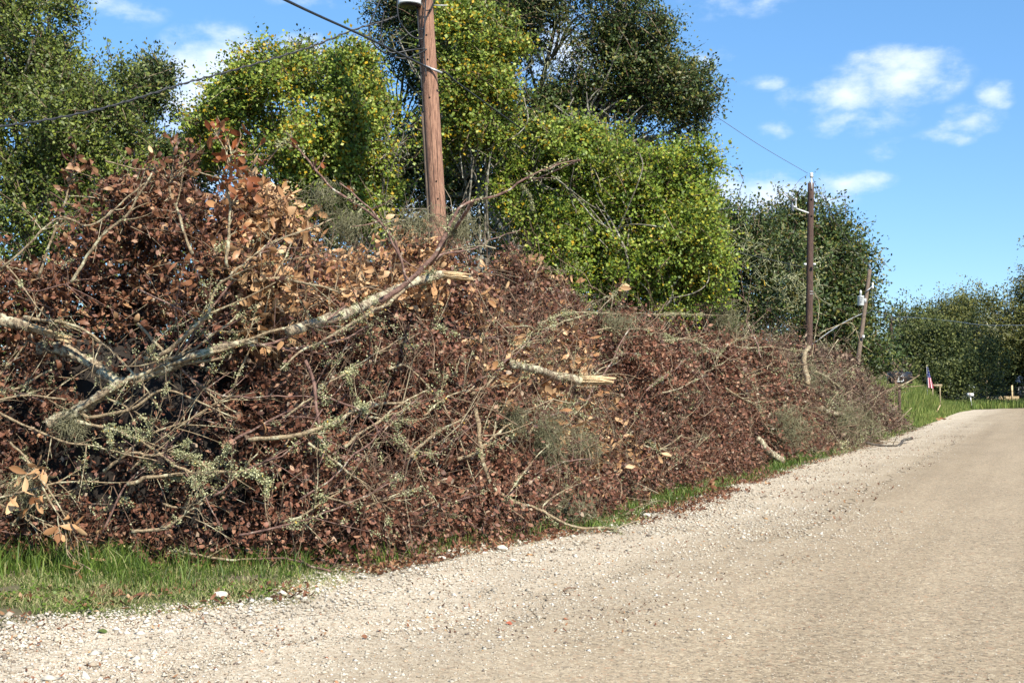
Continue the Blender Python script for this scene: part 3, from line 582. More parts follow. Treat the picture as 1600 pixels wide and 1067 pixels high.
limb('fallen_limb', 'stout grey log of rough pale bark lying at the left of the pile', 'fallen limb', [(75, 660), (130, 635), (190, 600), (250, 580), (330, 548), (400, 530)], .055, .025, 'bark', .19, lich=.9, twigs=4, sub=[([(200, 605), (270, 575), (340, 560), (360, 545)], .022), ([(120, 650), (200, 640), (255, 610), (310, 625), (370, 650)], .017)])
limb('fallen_limb', 'smooth pale pole-like limb resting on top of the rough grey log', 'fallen limb', [(120, 640), (175, 612), (225, 585), (300, 560), (360, 545), (440, 515), (520, 500)], .019, .011, 'pale', .22, lich=.3, twigs=3)
limb('forked_branch', 'smooth tan forked branch rising from the logs toward the pile crest', 'branch', [(250, 555), (285, 525), (310, 502), (324, 487), (330, 462), (350, 435), (395, 400), (440, 375), (520, 340)], .020, .008, 'pale', .36, lich=.25, twigs=5, sub=[([(322, 490), (345, 480), (385, 463), (430, 440)], .012)])
limb('reddish_branch', 'long bare reddish-brown branch reaching right in front of the near pole', 'branch', [(590, 470), (625, 450), (665, 420), (690, 385), (712, 340), (735, 315), (785, 303), (815, 283), (850, 268), (905, 252)], .022, .004, 'redbark', .3, d=[9.9, 9.9, 9.9, 9.9, 9.9, 9.95, 10, 10, 10, 10.1], lich=.5, twigs=4, tl=.25, sub=[([(668, 415), (690, 395), (740, 388), (780, 370), (815, 358)], .017), ([(812, 285), (825, 305), (832, 330)], .008)])
limb('reddish_branch', 'bent reddish branch arching down from the magnolia leaf tuft', 'branch', [(620, 405), (610, 372), (570, 330), (525, 298), (500, 270), (478, 238), (455, 220), (430, 225)], .012, .006, 'redbark', .2, d=9.6, lich=.9, twigs=5, tl=.2, leaf='rust', nleaf=10, lL=.10)
limb('reddish_branch', 'straight reddish branch slanting down right above the tan leaves', 'branch', [(535, 288), (565, 315), (590, 340), (612, 370), (630, 405), (632, 440)], .006, .011, 'redbark', .2, d=9.5, lich=.5, twigs=4, tl=.25)
limb('lichen_branch', 'crooked branch thick with pale lichen crossing the centre of the pile', 'branch', [(390, 690), (440, 685), (500, 672), (545, 650), (580, 632), (610, 632), (655, 630)], .021, .012, 'pale', .16, lich=3.0, twigs=8, sub=[([(585, 632), (575, 612), (560, 600)], .010), ([(520, 665), (560, 640), (600, 615), (650, 600)], .008)])
limb('lichen_branch', 'lichen-crusted branch below the crossing branch in the pile centre', 'branch', [(200, 755), (235, 745), (290, 740), (350, 738), (400, 742), (430, 760)], .018, .010, 'pale', .18, lich=2.6, twigs=8)
limb('lichen_branch', 'zigzag lichen branch at lower left above the tall grass', 'branch', [(120, 660), (150, 665), (180, 672), (225, 690), (270, 720), (300, 740), (320, 775)], .018, .009, 'pale', .2, lich=2.8, twigs=8)
limb('lichen_branch', 'pale crusty branch with lichen sweeping left to right under the logs', 'branch', [(160, 735), (205, 712), (240, 716), (275, 705), (340, 740)], .014, .008, 'pale', .18, lich=2.4, twigs=6)
limb('lichen_branch', 'lichen-flecked branch running up right through the reddish leaves', 'branch', [(445, 655), (475, 630), (520, 595), (560, 570), (600, 545), (640, 520)], .011, .006, 'pale', .14, lich=1.3, twigs=7)
limb('lichen_branch', 'knobbly lichen branch low in the pile centre above the dark grass', 'branch', [(480, 690), (545, 740), (570, 758), (590, 790), (610, 815)], .013, .008, 'pale', .14, lich=1.8, twigs=6)
limb('lichen_branch', 'thin lichen twig branch pointing right below the centre', 'branch', [(495, 775), (525, 780), (560, 790), (600, 778), (660, 762)], .010, .006, 'pale', .14, lich=1.8, twigs=6)
limb('crooked_branch', 'tall crooked pale branch standing in the dark hollow right of centre', 'branch', [(740, 640), (746, 668), (748, 700), (757, 735), (775, 765), (800, 785), (850, 800), (905, 822), (965, 826)], .024, .014, 'pale', .32, lich=1.5, twigs=9, sub=[([(790, 778), (815, 742), (840, 710), (862, 690)], .010), ([(840, 798), (880, 770), (920, 750), (970, 735)], .012), ([(748, 680), (790, 675), (830, 660)], .009)])
limb('crooked_branch', 'curved branch with its butt resting on the gravel edge', 'branch', [(905, 818), (935, 806), (962, 785), (985, 760), (1010, 745)], .014, .009, 'pale', .2, lich=.6, twigs=5)
limb('crooked_branch', 'slim branch lying out over the gravel edge beside the butt', 'branch', [(870, 790), (910, 800), (950, 815), (990, 800), (1020, 785)], .012, .007, 'bark', .16, lich=.8, twigs=4)
limb('broken_log', 'broken log end of pale splintered wood jutting right from the pile middle', 'log', [(800, 570), (830, 578), (865, 586), (905, 592)], .045, .055, 'bark', .42, lich=1.2, twigs=3, broken=CR*.98-CU*.06)
limb('broken_log', 'broken log with pale torn wood half hidden at the far left', 'log', [(-40, 480), (0, 498), (30, 508), (50, 514)], .05, .045, 'bark', .17, lich=.8, twigs=2, broken=CR*.9-CU*.3)
limb('shaded_log', 'mossy log sloping down right inside the dark hollow at left', 'log', [(60, 545), (100, 548), (150, 575), (180, 600)], .055, .05, 'bark', -.05, lich=1.0, twigs=2)
limb('leafy_sprig', 'upright sprig of rust-brown magnolia leaves, highest tip of the pile', 'branch', [(352, 420), (354, 370), (356, 320), (352, 280), (362, 235)], .013, .006, 'pale', .2, d=9.3, lich=.4, twigs=16, tl=.26, leaf='rust', nleaf=95, lL=.135, lcurl=(.5, 2.2))
limb('leafy_sprig', 'drooping sprig of dark curled leaves at the upper left skyline', 'branch', [(300, 400), (280, 340), (265, 300), (270, 270), (290, 250)], .012, .006, 'pale', .2, d=9.4, lich=0, twigs=12, tl=.28, leaf='curl', nleaf=110, lL=.12, lcurl=(1.5, 3.6), lratio=.3)
limb('leafy_sprig', 'narrow sprig of dark curled leaves pointing up at far left skyline', 'branch', [(60, 430), (85, 370), (98, 325), (110, 285), (120, 250)], .012, .005, 'pale', .2, d=9.6, lich=0, twigs=9, tl=.15, leaf='curl', nleaf=70, lL=.12, lcurl=(1., 3.2), lratio=.34)
limb('bare_branch', 'bare forked branch with a few dry leaves crossing the left skyline', 'branch', [(0, 420), (50, 385), (90, 340), (140, 350), (190, 310), (235, 272), (200, 258), (165, 247)], .010, .005, 'pale', .2, d=9.4, lich=.1, twigs=6, tl=.2, leaf='tan', nleaf=8, lL=.09)
limb('bare_branch', 'straight bare branch leaning right up through the left brown leaves', 'branch', [(110, 440), (135, 400), (160, 365), (200, 330), (235, 275)], .013, .007, 'pale', .3, d=9.2, lich=.1, twigs=5, tl=.2)
limb('hanging_sprig', 'hanging sprig of large tan leaves drooping to the grass at lower left', 'branch', [(15, 690), (40, 715), (62, 745), (95, 790), (120, 835), (125, 870)], .009, .005, 'pale', .5, lich=0, twigs=9, tl=.25, leaf='tan', nleaf=30, lL=.16)
limb('hanging_sprig', 'second tan-leaved stem curving down beside it to touch the lawn', 'branch', [(50, 725), (75, 775), (100, 815), (108, 870), (150, 895)], .009, .004, 'pale', .5, lich=0, twigs=5, tl=.2, leaf='tan', nleaf=12, lL=.15)
limb('hanging_sprig', 'tuft of golden tan leaves hanging just below the splintered log end', 'branch', [(880, 540), (905, 580), (925, 620), (930, 650)], .007, .003, 'pale', .4, lich=0, twigs=6, tl=.15, leaf='tan', nleaf=30, lL=.15)
limb('hanging_sprig', 'pair of bright tan leaves dangling on a thin twig right of the dark hollow', 'branch', [(925, 620), (895, 650), (870, 685)], .005, .003, 'pale', .45, lich=0, twigs=1, tl=.05, leaf='tan', nleaf=7, lL=.16, tipleaf=True)
limb('hanging_sprig', 'single tan leaf dangling low at the right of the leaf cascade', 'branch', [(935, 625), (955, 660), (958, 685)], .004, .002, 'pale', .45, lich=0, twigs=0, leaf='tan', nleaf=3, lL=.15, tipleaf=True)
limb('leafy_sprig', 'curved bare twig ending in a fan of tan leaves against the green shrub', 'branch', [(790, 510), (850, 512), (900, 498), (935, 485), (958, 462), (975, 440)], .009, .004, 'pale', .5, lich=.3, twigs=2, tl=.2, leaf='tan', nleaf=8, lL=.18, tipleaf=True)
limb('leafy_sprig', 'tan leaf cluster low at the pile foot above the green grass strip', 'branch', [(940, 690), (970, 705), (1000, 720), (1020, 745)], .008, .004, 'pale', .3, lich=0, twigs=9, tl=.3, leaf='tan', nleaf=60, lL=.15)
limb('leafy_sprig', 'tan leaves fallen in a flat spray beside the gravel mid-way', 'branch', [(1040, 770), (1060, 765), (1085, 762), (1110, 765)], .006, .004, 'pale', .1, lich=0, twigs=6, tl=.2, leaf='curl', nleaf=40, lL=.15)
limb('bleached_branch', 'bleached branch lying along the pile crest toward the right', 'branch', [(840, 505), (900, 487), (960, 492), (1010, 490), (1060, 492), (1115, 493)], .014, .007, 'pale', .35, lich=1.2, twigs=10, tl=.6)
limb('bleached_branch', 'arching spray of fine bleached twigs over the middle slope', 'branch', [(1035, 533), (1075, 530), (1110, 545), (1150, 575), (1185, 610)], .014, .005, 'pale', .3, lich=.5, twigs=14, tl=.9)
limb('bleached_branch', 'crooked bleached stick forking up from the crest right of the shrub', 'branch', [(1190, 560), (1180, 530), (1165, 505), (1170, 480), (1155, 460)], .018, .008, 'redbark', .2, lich=.3, twigs=8, tl=.7)
limb('bleached_branch', 'long horizontal bleached stick on the crest before the dark pole', 'branch', [(1095, 540), (1140, 541), (1200, 543), (1260, 548)], .016, .008, 'pale', .35, lich=.8, twigs=6, tl=.6)
limb('bleached_branch', 'thin whip rising in an arc in front of the dark pole foot', 'branch', [(1268, 560), (1272, 530), (1278, 500), (1280, 475), (1272, 455)], .014, .006, 'pale', .3, d=28, lich=0, twigs=2, tl=.5)
limb('bleached_branch', 'whip arching right from the crest behind the dark pole', 'branch', [(1278, 525), (1300, 512), (1330, 505), (1345, 535), (1362, 550)], .014, .006, 'pale', .3, d=31, lich=0, twigs=4, tl=.7)
limb('sawn_limb', 'short sawn pale stub sticking up at the crest near the dark pole', 'fallen limb', [(1262, 600), (1258, 575), (1256, 555), (1263, 542)], .06, .055, 'pale', .3, lich=.2, twigs=2, cut='pale')
limb('sawn_limb', 'lichened limb sloping to the gravel with a freshly sawn orange end', 'fallen limb', [(1185, 686), (1197, 700), (1210, 712), (1221, 722)], .055, .07, 'bark', .25, lich=.6, twigs=2, cut=True)
limb('sawn_limb', 'white lichened limb bent like an elbow low in the far brush', 'fallen limb', [(1283, 640), (1300, 645), (1322, 652), (1325, 668), (1318, 680)], .06, .05, 'bark', .3, lich=1.6, twigs=3)
limb('sawn_limb', 'dark branch lying out on the gravel with an orange sawn tip', 'fallen limb', [(1340, 690), (1375, 696), (1402, 696), (1412, 688), (1424, 684)], .03, .04, 'darkbark', .1, d=[31, 31.0, 31.0, 32.5, 33], lich=0, twigs=5, tl=.6, cut=True)
limb('long_branch', 'long pale forked branch reaching over the mailbox at the pile end', 'branch', [(1360, 640), (1380, 617), (1400, 605), (1418, 598), (1436, 585)], .05, .018, 'pale', .4, d=43, lich=.1, twigs=4, tl=.6, sub=[([(1400, 603), (1425, 604), (1445, 602)], .02), ([(1368, 628), (1372, 615), (1373, 600)], .03)])
limb('long_branch', 'straight pale stick pointing down right in the far brush', 'branch', [(1275, 580), (1295, 592), (1312, 605)], .04, .03, 'pale', .3, lich=0, twigs=2)
limb('long_branch', 'bare grey stick bending over the far end of the pile', 'branch', [(1340, 628), (1352, 636), (1365, 641), (1385, 640)], .035, .02, 'pale', .3, d=41, lich=0, twigs=3)
limb('leafy_sprig', 'grey-brown leafy tip poking up in front of the black mailbox', 'branch', [(1395, 640), (1398, 615), (1400, 595), (1404, 580)], .02, .01, 'pale', .2, d=42, lich=0, twigs=16, tl=.6, leaf='grey_leaf', nleaf=130, lL=.16)
limb('rust_twig', 'rusty red stick lying on the grass edge below the pile centre', 'branch', [(400, 876), (440, 873), (475, 880), (512, 892)], .007, .012, 'redbark', .12, lich=.3, twigs=2)
limb('grass_stick', 'pale lichened stick lying on the tall grass at lower left', 'branch', [(265, 858), (300, 862), (340, 872), (400, 875)], .010, .008, 'pale', .15, lich=1.0, twigs=2)
for (a, b, lab) in (((965, 826), (1000, 812), 'small dark twig lying on the gravel beside the branch butt'), ((880, 922), (898, 918), 'small grey twig lying alone on the gravel in the foreground'), ((1360, 700), (1325, 703), 'brown stick lying flat at the far gravel edge'), ((1228, 735), (1250, 722), 'pale twig lying at the gravel edge past the sawn limb')):
    g1, g2 = gnd(*a, .015), gnd(*b, .02); P = wobble(smooth_line([g1, (g1+g2)/2+[0, 0, .012], g2]), .01, 8); P[:, 2] = np.maximum(P[:, 2], .012); A = Acc(); tubes(A, P[None], np.linspace(.008, .004, len(P))[None], 6, cap=True); tag(A.build('twig', MT['twig']), lab, 'twig')
k_ = 0
while k_ < 60:
    cx, cy = R.uniform(-20, 1180), R.uniform(340, 860)
    kk = surf(cx, cy, .1)
    if kk is None or C0[2]+ray(cx, cy)[2]*kk < .25: continue
    an = math.radians(R.choice([R.normal(28, 14), R.normal(28, 14), R.normal(-30, 25)])); l = R.uniform(.5, 1.5)*F/kk; c_, s_ = math.cos(an)*l/2, math.sin(an)*l/2; bow = R.normal()*l*.12
    pts = [(cx-c_, cy+s_), (cx-c_*.35+R.normal()*l*.03, cy+s_*.35+bow), (cx+c_*.35, cy-s_*.35+bow*.8+R.normal()*l*.03), (cx+c_, cy-s_)]
    surf.strict = True; bad = any(surf(x, y, .1) is None or C0[2]+ray(x, y)[2]*surf(x, y, .1) < .12 for x, y in pts); surf.strict = False
    if bad: continue
    rr0 = R.uniform(.008, .019); limb('dead_branch', 'thin lichened dead branch, one of many crossing in the brush pile', 'branch', pts, rr0, rr0*.45, 'pale' if R.random() < .6 else 'redbark', R.uniform(.05, .24), lich=R.uniform(.1, .9), twigs=R.integers(4, 9), tl=.45, group='dead branches crossing in the pile'); k_ += 1
# single leaves on the ground
def lone(px, py, L, mat, label, rnd=.6, name='fallen_leaf', W=.55, ang=0.4, up=.12):
    g = gnd(px, py, .01); A = Acc(); d = unit(np.array([math.cos(ang), math.sin(ang), up])); leaves(A, np.array([g-d*L*.5+[0, 0, .012]]), d[None], L, L*W, -1.2, 'mag', np.array([[.3, -.9, 1.5]]), np.array([rnd])); tag(A.build(name, MT[mat]), label, 'leaf')
MT['redleaf'] = plain('red_leaf', (.38, .10, .045), .5); MT['greenleaf'] = plain('green_leaf', (.10, .14, .03), .5)
lone(797, 975, .065, 'redleaf', 'small brick-red leaf lying alone on the gravel')
lone(160, 986, .085, 'greenleaf', 'curled dull green leaf on the white gravel at lower left', W=.75, up=.3)
lone(570, 996, .05, 'curl', 'small brown leaf lying on the gravel left of the red leaf', .7, W=.7)
lone(265, 895, .16, 'tan', 'long rust-brown leaf lying slanted in the lawn', .15, W=.32, ang=-.7, up=.1)
lone(345, 930, .13, 'grey_leaf', 'grey weathered leaf on the grass edge', .9, W=.5)
lone(118, 878, .15, 'tan', 'big tan leaf standing in the grass behind the pink blossom', .6, ang=1.3, up=1.5)
lone(122, 900, .16, 'tan', 'golden brown curled leaf on the lawn under the pink blossom', .3, ang=.5, up=.3)
g = gnd(116, 882); g[2] = .06; A = Acc(); n = 26; leaves(A, np.repeat((g-CF*.1)[None], n, 0)+R.normal(size=(n, 3))*.008, rv(n)+np.array([0, -.3, .5]), .03, .025, 1, 'six')
MT['pink'] = plain('pink_petal', (.75, .32, .55), .6); tag(A.build('pink_blossom', MT['pink']), 'small pink ruffled blossom lying on a tan leaf in the grass', 'flower')
# stones lying singly
def rock(px, py, s, label, col=(.62, .56, .46)):
    g = gnd(px, py, .01); n = 10; u = rv(60); V = u*np.array([1, .8, .5])*s*(.75+.5*fbm(u*1.7+px))[:, None]; import bmesh
    bm = bmesh.new(); [bm.verts.new(v) for v in V]; bmesh.ops.convex_hull(bm, input=bm.verts); loose = [v for v in bm.verts if not v.link_faces]
    for v in loose: bm.verts.remove(v)
    me = bpy.data.meshes.new('rock'); bm.to_mesh(me); bm.free(); me.materials.append(MT['rockc']); o = bpy.data.objects.new('rock', me); COL.objects.link(o); o.location = (g[0], g[1], .01+s*.2); tag(o, label, 'rock')
MT['rockc'] = plain('limestone', (.66, .60, .50), .9, 0, 40, .3)
rock(785, 858, .055, 'cream limestone lump at the gravel edge below the pile centre'); rock(690, 873, .04, 'pale stone lying in the leaf litter left of the cream lump'); rock(345, 932, .06, 'white stone half in grass near the grey leaf')
rock(1010, 806, .05, 'cream stone on the gravel edge right of the branch butt')

# spanish moss hanging in the pile
def moss(px, py, w_, h_, label, d=None, n=380, off=.2, parent=None, hang=.5):
    k = surf(px, py, off) if d is None else d
    if k is None: k = d or 10.
    c = pix(px, py, k); sx, sz = w_*k/F/2, h_*k/F/2; b = c+R.normal(size=(n, 3))*np.array([sx*.55, sx*.4, sz*.6]); s = np.linspace(0, 1, 7); L = min(.34, sz)*(.5+R.random(n)); d0 = unit(rv(n)+np.array([0, 0, -hang*2])); a, e = rv(n), rv(n)
    P = b[:, None]+d0[:, None]*(L[:, None, None]*s[None, :, None])+a[:, None]*(L*.22)[:, None, None]*np.sin(s*5+1)[None, :, None]+e[:, None]*(L*.16)[:, None, None]*np.sin(s*9)[None, :, None]; P[..., 2] = np.maximum(P[..., 2], .02)
    A = Acc(); tubes(A, P, np.full(7, .0011*k/10+.0005)[None], 3); o = A.build('spanish_moss', MT['moss']); return tag(o, label, 'spanish moss', 'clumps of Spanish moss caught in the pile')
moss(850, 675, 50, 60, 'olive moss clump beside the crooked branch in the dark hollow', n=650)
moss(800, 650, 40, 40, 'moss clump high in the dark hollow'); moss(905, 690, 60, 40, 'moss spread under the tan leaves right of the hollow'); moss(880, 790, 90, 40, 'moss over the branch butt at the gravel edge', n=600)
moss(505, 300, 60, 40, 'wispy grey moss above the tan leaves left of the near pole', d=9.8, n=260); moss(650, 345, 70, 40, 'grey moss wisps at the foot of the near pole', d=10.6, n=260)
moss(545, 345, 60, 40, 'grey moss under the arching reddish branch', d=10, n=350); moss(720, 350, 60, 40, 'grey moss wisps just right of the near pole foot', d=11.2, n=300)
moss(1125, 490, 60, 60, 'cone of grey moss on the crest right of the shrub', n=500); moss(1225, 660, 60, 60, 'olive moss low on the slope above the sawn limb', n=500); moss(1310, 655, 60, 60, 'moss around the white elbow limb', n=600); moss(1250, 585, 60, 40, 'moss on the slope below the dark pole', n=500); moss(1345, 660, 50, 50, 'moss at the far foot of the pile', n=400)
moss(960, 500, 70, 30, 'pale moss on the crest left of the shrub foot', n=400); moss(110, 655, 50, 40, 'lichen-like moss on the near end of the grey log', n=400); moss(40, 760, 60, 60, 'moss near the tan hanging leaves at lower left', n=250)

# ------------------------------------------------------------------ utility poles and wires
def disc_list(A, c, ax, r, h, n=14, prof=None):
    ax = unit(np.array(ax, float)); prof = prof or [(0, 1), (1, 1)]
    tubes(A, np.array([[np.array(c)+ax*h*t for t, _ in prof]]), np.array([[r*k for _, k in prof]]), n, cap=True, rnd=.5)
def wire(name, label, pts, r, mat='wire', twist=False, k=8, parent=None):
    P = smooth_line([pix(*p) for p in pts], k); A = Acc(); tubes(A, P[None], np.full(len(P), r)[None], 6, cap=True, rnd=.5)
    if twist:
        Q = smooth_line(P, 6); s = np.arange(len(Q))*.55; Q = Q+np.stack([np.cos(s)*0, np.cos(s), np.sin(s)], -1)*r*1.5; tubes(A, Q[None], np.full(len(Q), r*.8)[None], 5, rnd=.5)
    o = A.build(name, MT[mat], parent, smooth=True)
    if parent is None: tag(o, label, 'wire')
    return o
def pole(label, top, base, r0, r1, mat, holes=0):
    T = pix(*top); B = pix(*base); d = (T-B)/(T[2]-B[2]); B = B-d*(B[2]+.05); root = empty('utility_pole', B); tag(root, label, 'utility pole', 'utility poles along the road')
    s = np.linspace(0, 1, 24)[:, None]; P = B+(T-B)*s; A = Acc(); rr = np.linspace(r0, r1, 24)*(1+.05*(vnoise(P*2.3)-.5)); tubes(A, P[None], rr[None], 28, cap=True); A.build('pole_shaft', MT[mat], root, smooth=True); return root, T, B, unit(T-B)
TOC = lambda P: unit(C0-P)
# near pole
np1, T1, B1, ax1 = pole('tall reddish-brown utility pole carrying a grey transformer, nearest in the row', (646, -300, 20), (706, 700, 20), .150, .118, 'pole')
def at1(py, side=0, out=0):
    t = (py+300)/1000.; P = pix(646+60*t, py, 20); return P+CR*side-CF*out
rad1 = lambda py: .118+.032*(py+300)/1000
for hy in (58, 96, 110, 155, 285, 312):
    A = Acc(); c = at1(hy, R.normal()*.01, rad1(hy)-.006); disc_list(A, c, -CF, .014, .012, 10); A.build('bolt_hole', MT['hole'], np1)
for (y0, y1, s) in ((60, 330, -.02), (120, 360, .05), (0, 160, .03)):
    P = np.array([at1(y, s+R.normal()*.004, math.sqrt(max(0, rad1(y)**2-s*s))-.002) for y in np.linspace(y0, y1, 14)]); A = Acc(); tubes(A, P[None], np.linspace(.001, .006, 14)[None]*np.sin(np.linspace(.2, 3, 14))[None], 5); A.build('drying_crack', MT['hole'], np1)
P = np.array([at1(y, -rad1(y)-.012, .01) for y in np.linspace(175, 700, 12)]); A = Acc(); tubes(A, P[None], np.full(12, .028)[None], 10, cap=True); A.build('cable_guard', MT['pole_grey'], np1, smooth=True)
P = np.array([at1(y, -rad1(y)*.98-.005, .06+.01*math.sin(y)) for y in np.linspace(-250, 175, 22)]); A = Acc(); tubes(A, P[None], np.full(22, .010)[None], 6); A.build('ground_wire', MT['wire'], np1)
# transformer: tank with lid and bushing, bracket
c = pix(640.5, 9, 19.85); up = np.array([0, 0, 1.])
tk = None
A = Acc(); disc_list(A, c, up, .192, .95, 40, [(0, .96), (.01, 1), (.03, 1), (.031, .985), (.9, .985), (.93, 1.02), (.96, 1.02), (1, .8)]); tk = A.build('transformer_tank', MT['tank'], np1, smooth=False)
for p_ in tk.data.polygons: p_.use_smooth = abs(p_.normal.z) < .3
A = Acc(); disc_list(A, c-up*.012, up, .17, .012, 32); A.build('tank_base', MT['black'], np1)
A = Acc(); disc_list(A, c+up*.95, up, .05, .3, 16, [(0, 1), (.2, 1), (.21, 1.5), (.3, 1), (.45, 1), (.46, 1.5), (.55, .9), (.8, .8), (1, .3)]); A.build('bushing', MT['white'], np1, smooth=True)
for dz in (.15, .7):
    A = Acc(); box(A, (c+at1(0, 0, 0)*0+up*dz+CR*.22), .12, .05, .09, CR, CF, up); A.build('mounting_bracket', MT['steel'], np1)
cu = bpy.data.curves.new('lettering', 'FONT'); cu.body = '120/240 V'; cu.size = .085; cu.extrude = .001; to = bpy.data.objects.new('lettering', cu); COL.objects.link(to)
dg = bpy.context.evaluated_depsgraph_get(); me = bpy.data.meshes.new_from_object(to.evaluated_get(dg)); bpy.data.objects.remove(to)
co = np.zeros(len(me.vertices)*3); me.vertices.foreach_get('co', co); co = co.reshape(-1, 3); ctx = co[:, 0].mean()
fa = math.atan2(-CF[1], -CF[0]); th_ = fa+(co[:, 0]-ctx)/.192; rr_ = .192+.002+co[:, 2]
co = np.stack([c[0]+rr_*np.cos(th_), c[1]+rr_*np.sin(th_), c[2]+.075+co[:, 1]], -1)-np.array(np1.location); me.vertices.foreach_set('co', co.ravel()); me.update(); me.materials.append(MT['text'])
to = bpy.data.objects.new('lettering', me); COL.objects.link(to); to.parent = np1
A = Acc(); tubes(A, np.array([[at1(9, .1, 0), at1(9, .36, 0)]]), np.array([[.011, .011]]), 8, cap=True); A.build('through_bolt', MT['steel'], np1)
for pts, r in (([(607, -30, 19.7), (588, 15, 19.6), (577, 42, 19.6), (582, 66, 19.6), (600, 82, 19.7), (630, 92, 19.8), (655, 84, 19.8), (667, 77, 19.8)], .013), ([(600, 20, 19.7), (595, 48, 19.7), (599, 70, 19.7), (612, 83, 19.7), (640, 79, 19.8), (664, 76, 19.8)], .012), ([(621, -20, 19.6), (622, 25, 19.6), (632, 45, 19.7), (645, 58, 19.7), (658, 61, 19.8), (663, 55, 19.8), (664, 20, 19.8), (668, -40, 19.8)], .012),
               ([(596, 62, 19.7), (620, 66, 19.7), (640, 52, 19.8), (662, 45, 19.8)], .007), ([(690, -25, 19.8), (676, 8, 19.82), (668, 24, 19.84), (663, 45, 19.84), (663, 80, 19.84), (666, 120, 19.84)], .012), ([(655, -5, 19.8), (662, 12, 19.8), (667, 17, 19.8), (674, 14, 19.8)], .008)):
    wire('wire_loop', None, pts, r, 'wire', parent=np1)
A = Acc(); c2 = at1(110, .02, rad1(110)+.02); tubes(A, np.array([[c2-CR*.1+up*.04, c2+CR*.2-up*.08]]), np.array([[.022, .018]]), 10, cap=True); A.build('wire_clamp', MT['steel'], np1)
A = Acc(); c2 = at1(77, -.14, .05); disc_list(A, c2, up, .03, .05, 12); A.build('wire_clamp', MT['black'], np1)
wire('overhead_cable', 'thick black cable sloping down from the top of the picture to the near pole', [(200, -120, 9.5), (445, 0, 13), (500, 26, 14.6), (560, 53, 16.5), (620, 82, 18.4), (672, 108, 19.7)], .017, twist=False)
wire('overhead_cable', 'twisted service cable sagging left from the near pole across the sky', [(-60, 206, 15), (0, 198, 15.5), (70, 188, 16), (150, 172, 16.6), (220, 152, 17.1), (290, 130, 17.6), (350, 114, 18), (420, 94, 18.5), (490, 72, 19), (550, 48, 19.4), (600, 33, 19.6), (622, 25, 19.7)], .011, twist=True, k=6)
wire('overhead_cable', 'black cable running from the near pole down past the trees to the dark pole', [(694, 112, 19.7), (722, 135, 20.6), (790, 184, 23), (830, 212, 24.5), (898, 257, 28), (960, 300, 32), (1033, 342, 37), (1120, 385, 43), (1257, 418, 52.7)], .014)
wire('overhead_cable', 'thin high wire coming down right to the top of the dark pole', [(650, -260, 20), (760, -110, 24), (900, 18, 29), (1010, 112, 34), (1120, 183, 42), (1190, 229, 47.5), (1262, 271, 52.8)], .010, 'wire_grey')
# second pole
np2, T2, B2, ax2 = pole('tall dark brown utility pole rising from the far brush', (1267, 286, 53), (1263, 620, 53), .165, .13, 'pole_dark')
for hy in (312, 338): A = Acc(); disc_list(A, pix(1267, hy, 53)-CF*.13, -CF, .045, .02, 12); A.build('bolt_hole', MT['hole'], np2)
A = Acc(); tubes(A, np.array([[T2-up*.3-CF*.14, T2+up*.25-CF*.1]]), np.array([[.03, .03]]), 8, cap=True); disc_list(A, T2+up*.22-CF*.1, up, .07, .22, 14, [(0, .8), (.3, 1.2), (.5, .8), (.8, 1.2), (1, .6)]); A.build('insulator', MT['white'], np2, smooth=True)
A = Acc(); tubes(A, np.array([[pix(1263, 333, 52.8), pix(1244, 326, 52.6)]]), np.array([[.045, .03]]), 8, cap=True); tubes(A, np.array([[pix(1244, 326, 52.6), pix(1240, 322, 52.6)]]), np.array([[.03, .03]]), 8, cap=True); A.build('cutout_arm', MT['white'], np2)
A = Acc(); disc_list(A, pix(1243.5, 326, 52.6), up, .05, .45, 12, [(0, .5), (.1, 1.3), (.2, .7), (.8, .7), (.9, 1.3), (1, 1)]); A.build('fuse_cutout', MT['steel'], np2, smooth=True)
A = Acc(); disc_list(A, pix(1238.5, 331, 52.6), up, .05, .32, 12, [(0, .5), (.3, 1.2), (.5, .7), (.8, 1.3), (1, .7)]); A.build('surge_arrester', MT['wire_grey'], np2, smooth=True)
for sx in (1258, 1272.5): A = Acc(); box(A, pix(sx, 413, 52.7), .1, .08, .09, CR, CF, up); A.build('cable_clamp', MT['white'], np2)
for yy in (456, 460): A = Acc(); disc_list(A, pix(1265.5, yy, 53), up, .152, .02, 20); A.build('pole_band', MT['steel'], np2)
wire('wire_loop', None, [(1262, 273, 52.7), (1248, 283, 52.7), (1238, 300, 52.6), (1236, 318, 52.6), (1238, 330, 52.6)], .009, 'wire_grey', parent=np2)
wire('service_wire', 'thin wire running left from the fuse cutout on the dark pole', [(1241, 310, 52.6), (1210, 316, 50), (1165, 322, 46), (1100, 330, 40)], .009, 'wire_grey')
wire('overhead_cable', 'thin wire curving down from the dark pole top to the leaning pole', [(1268, 275, 53), (1280, 300, 56), (1297, 332, 60), (1318, 365, 65), (1340, 398, 71), (1357, 416, 76)], .011, 'wire_grey')
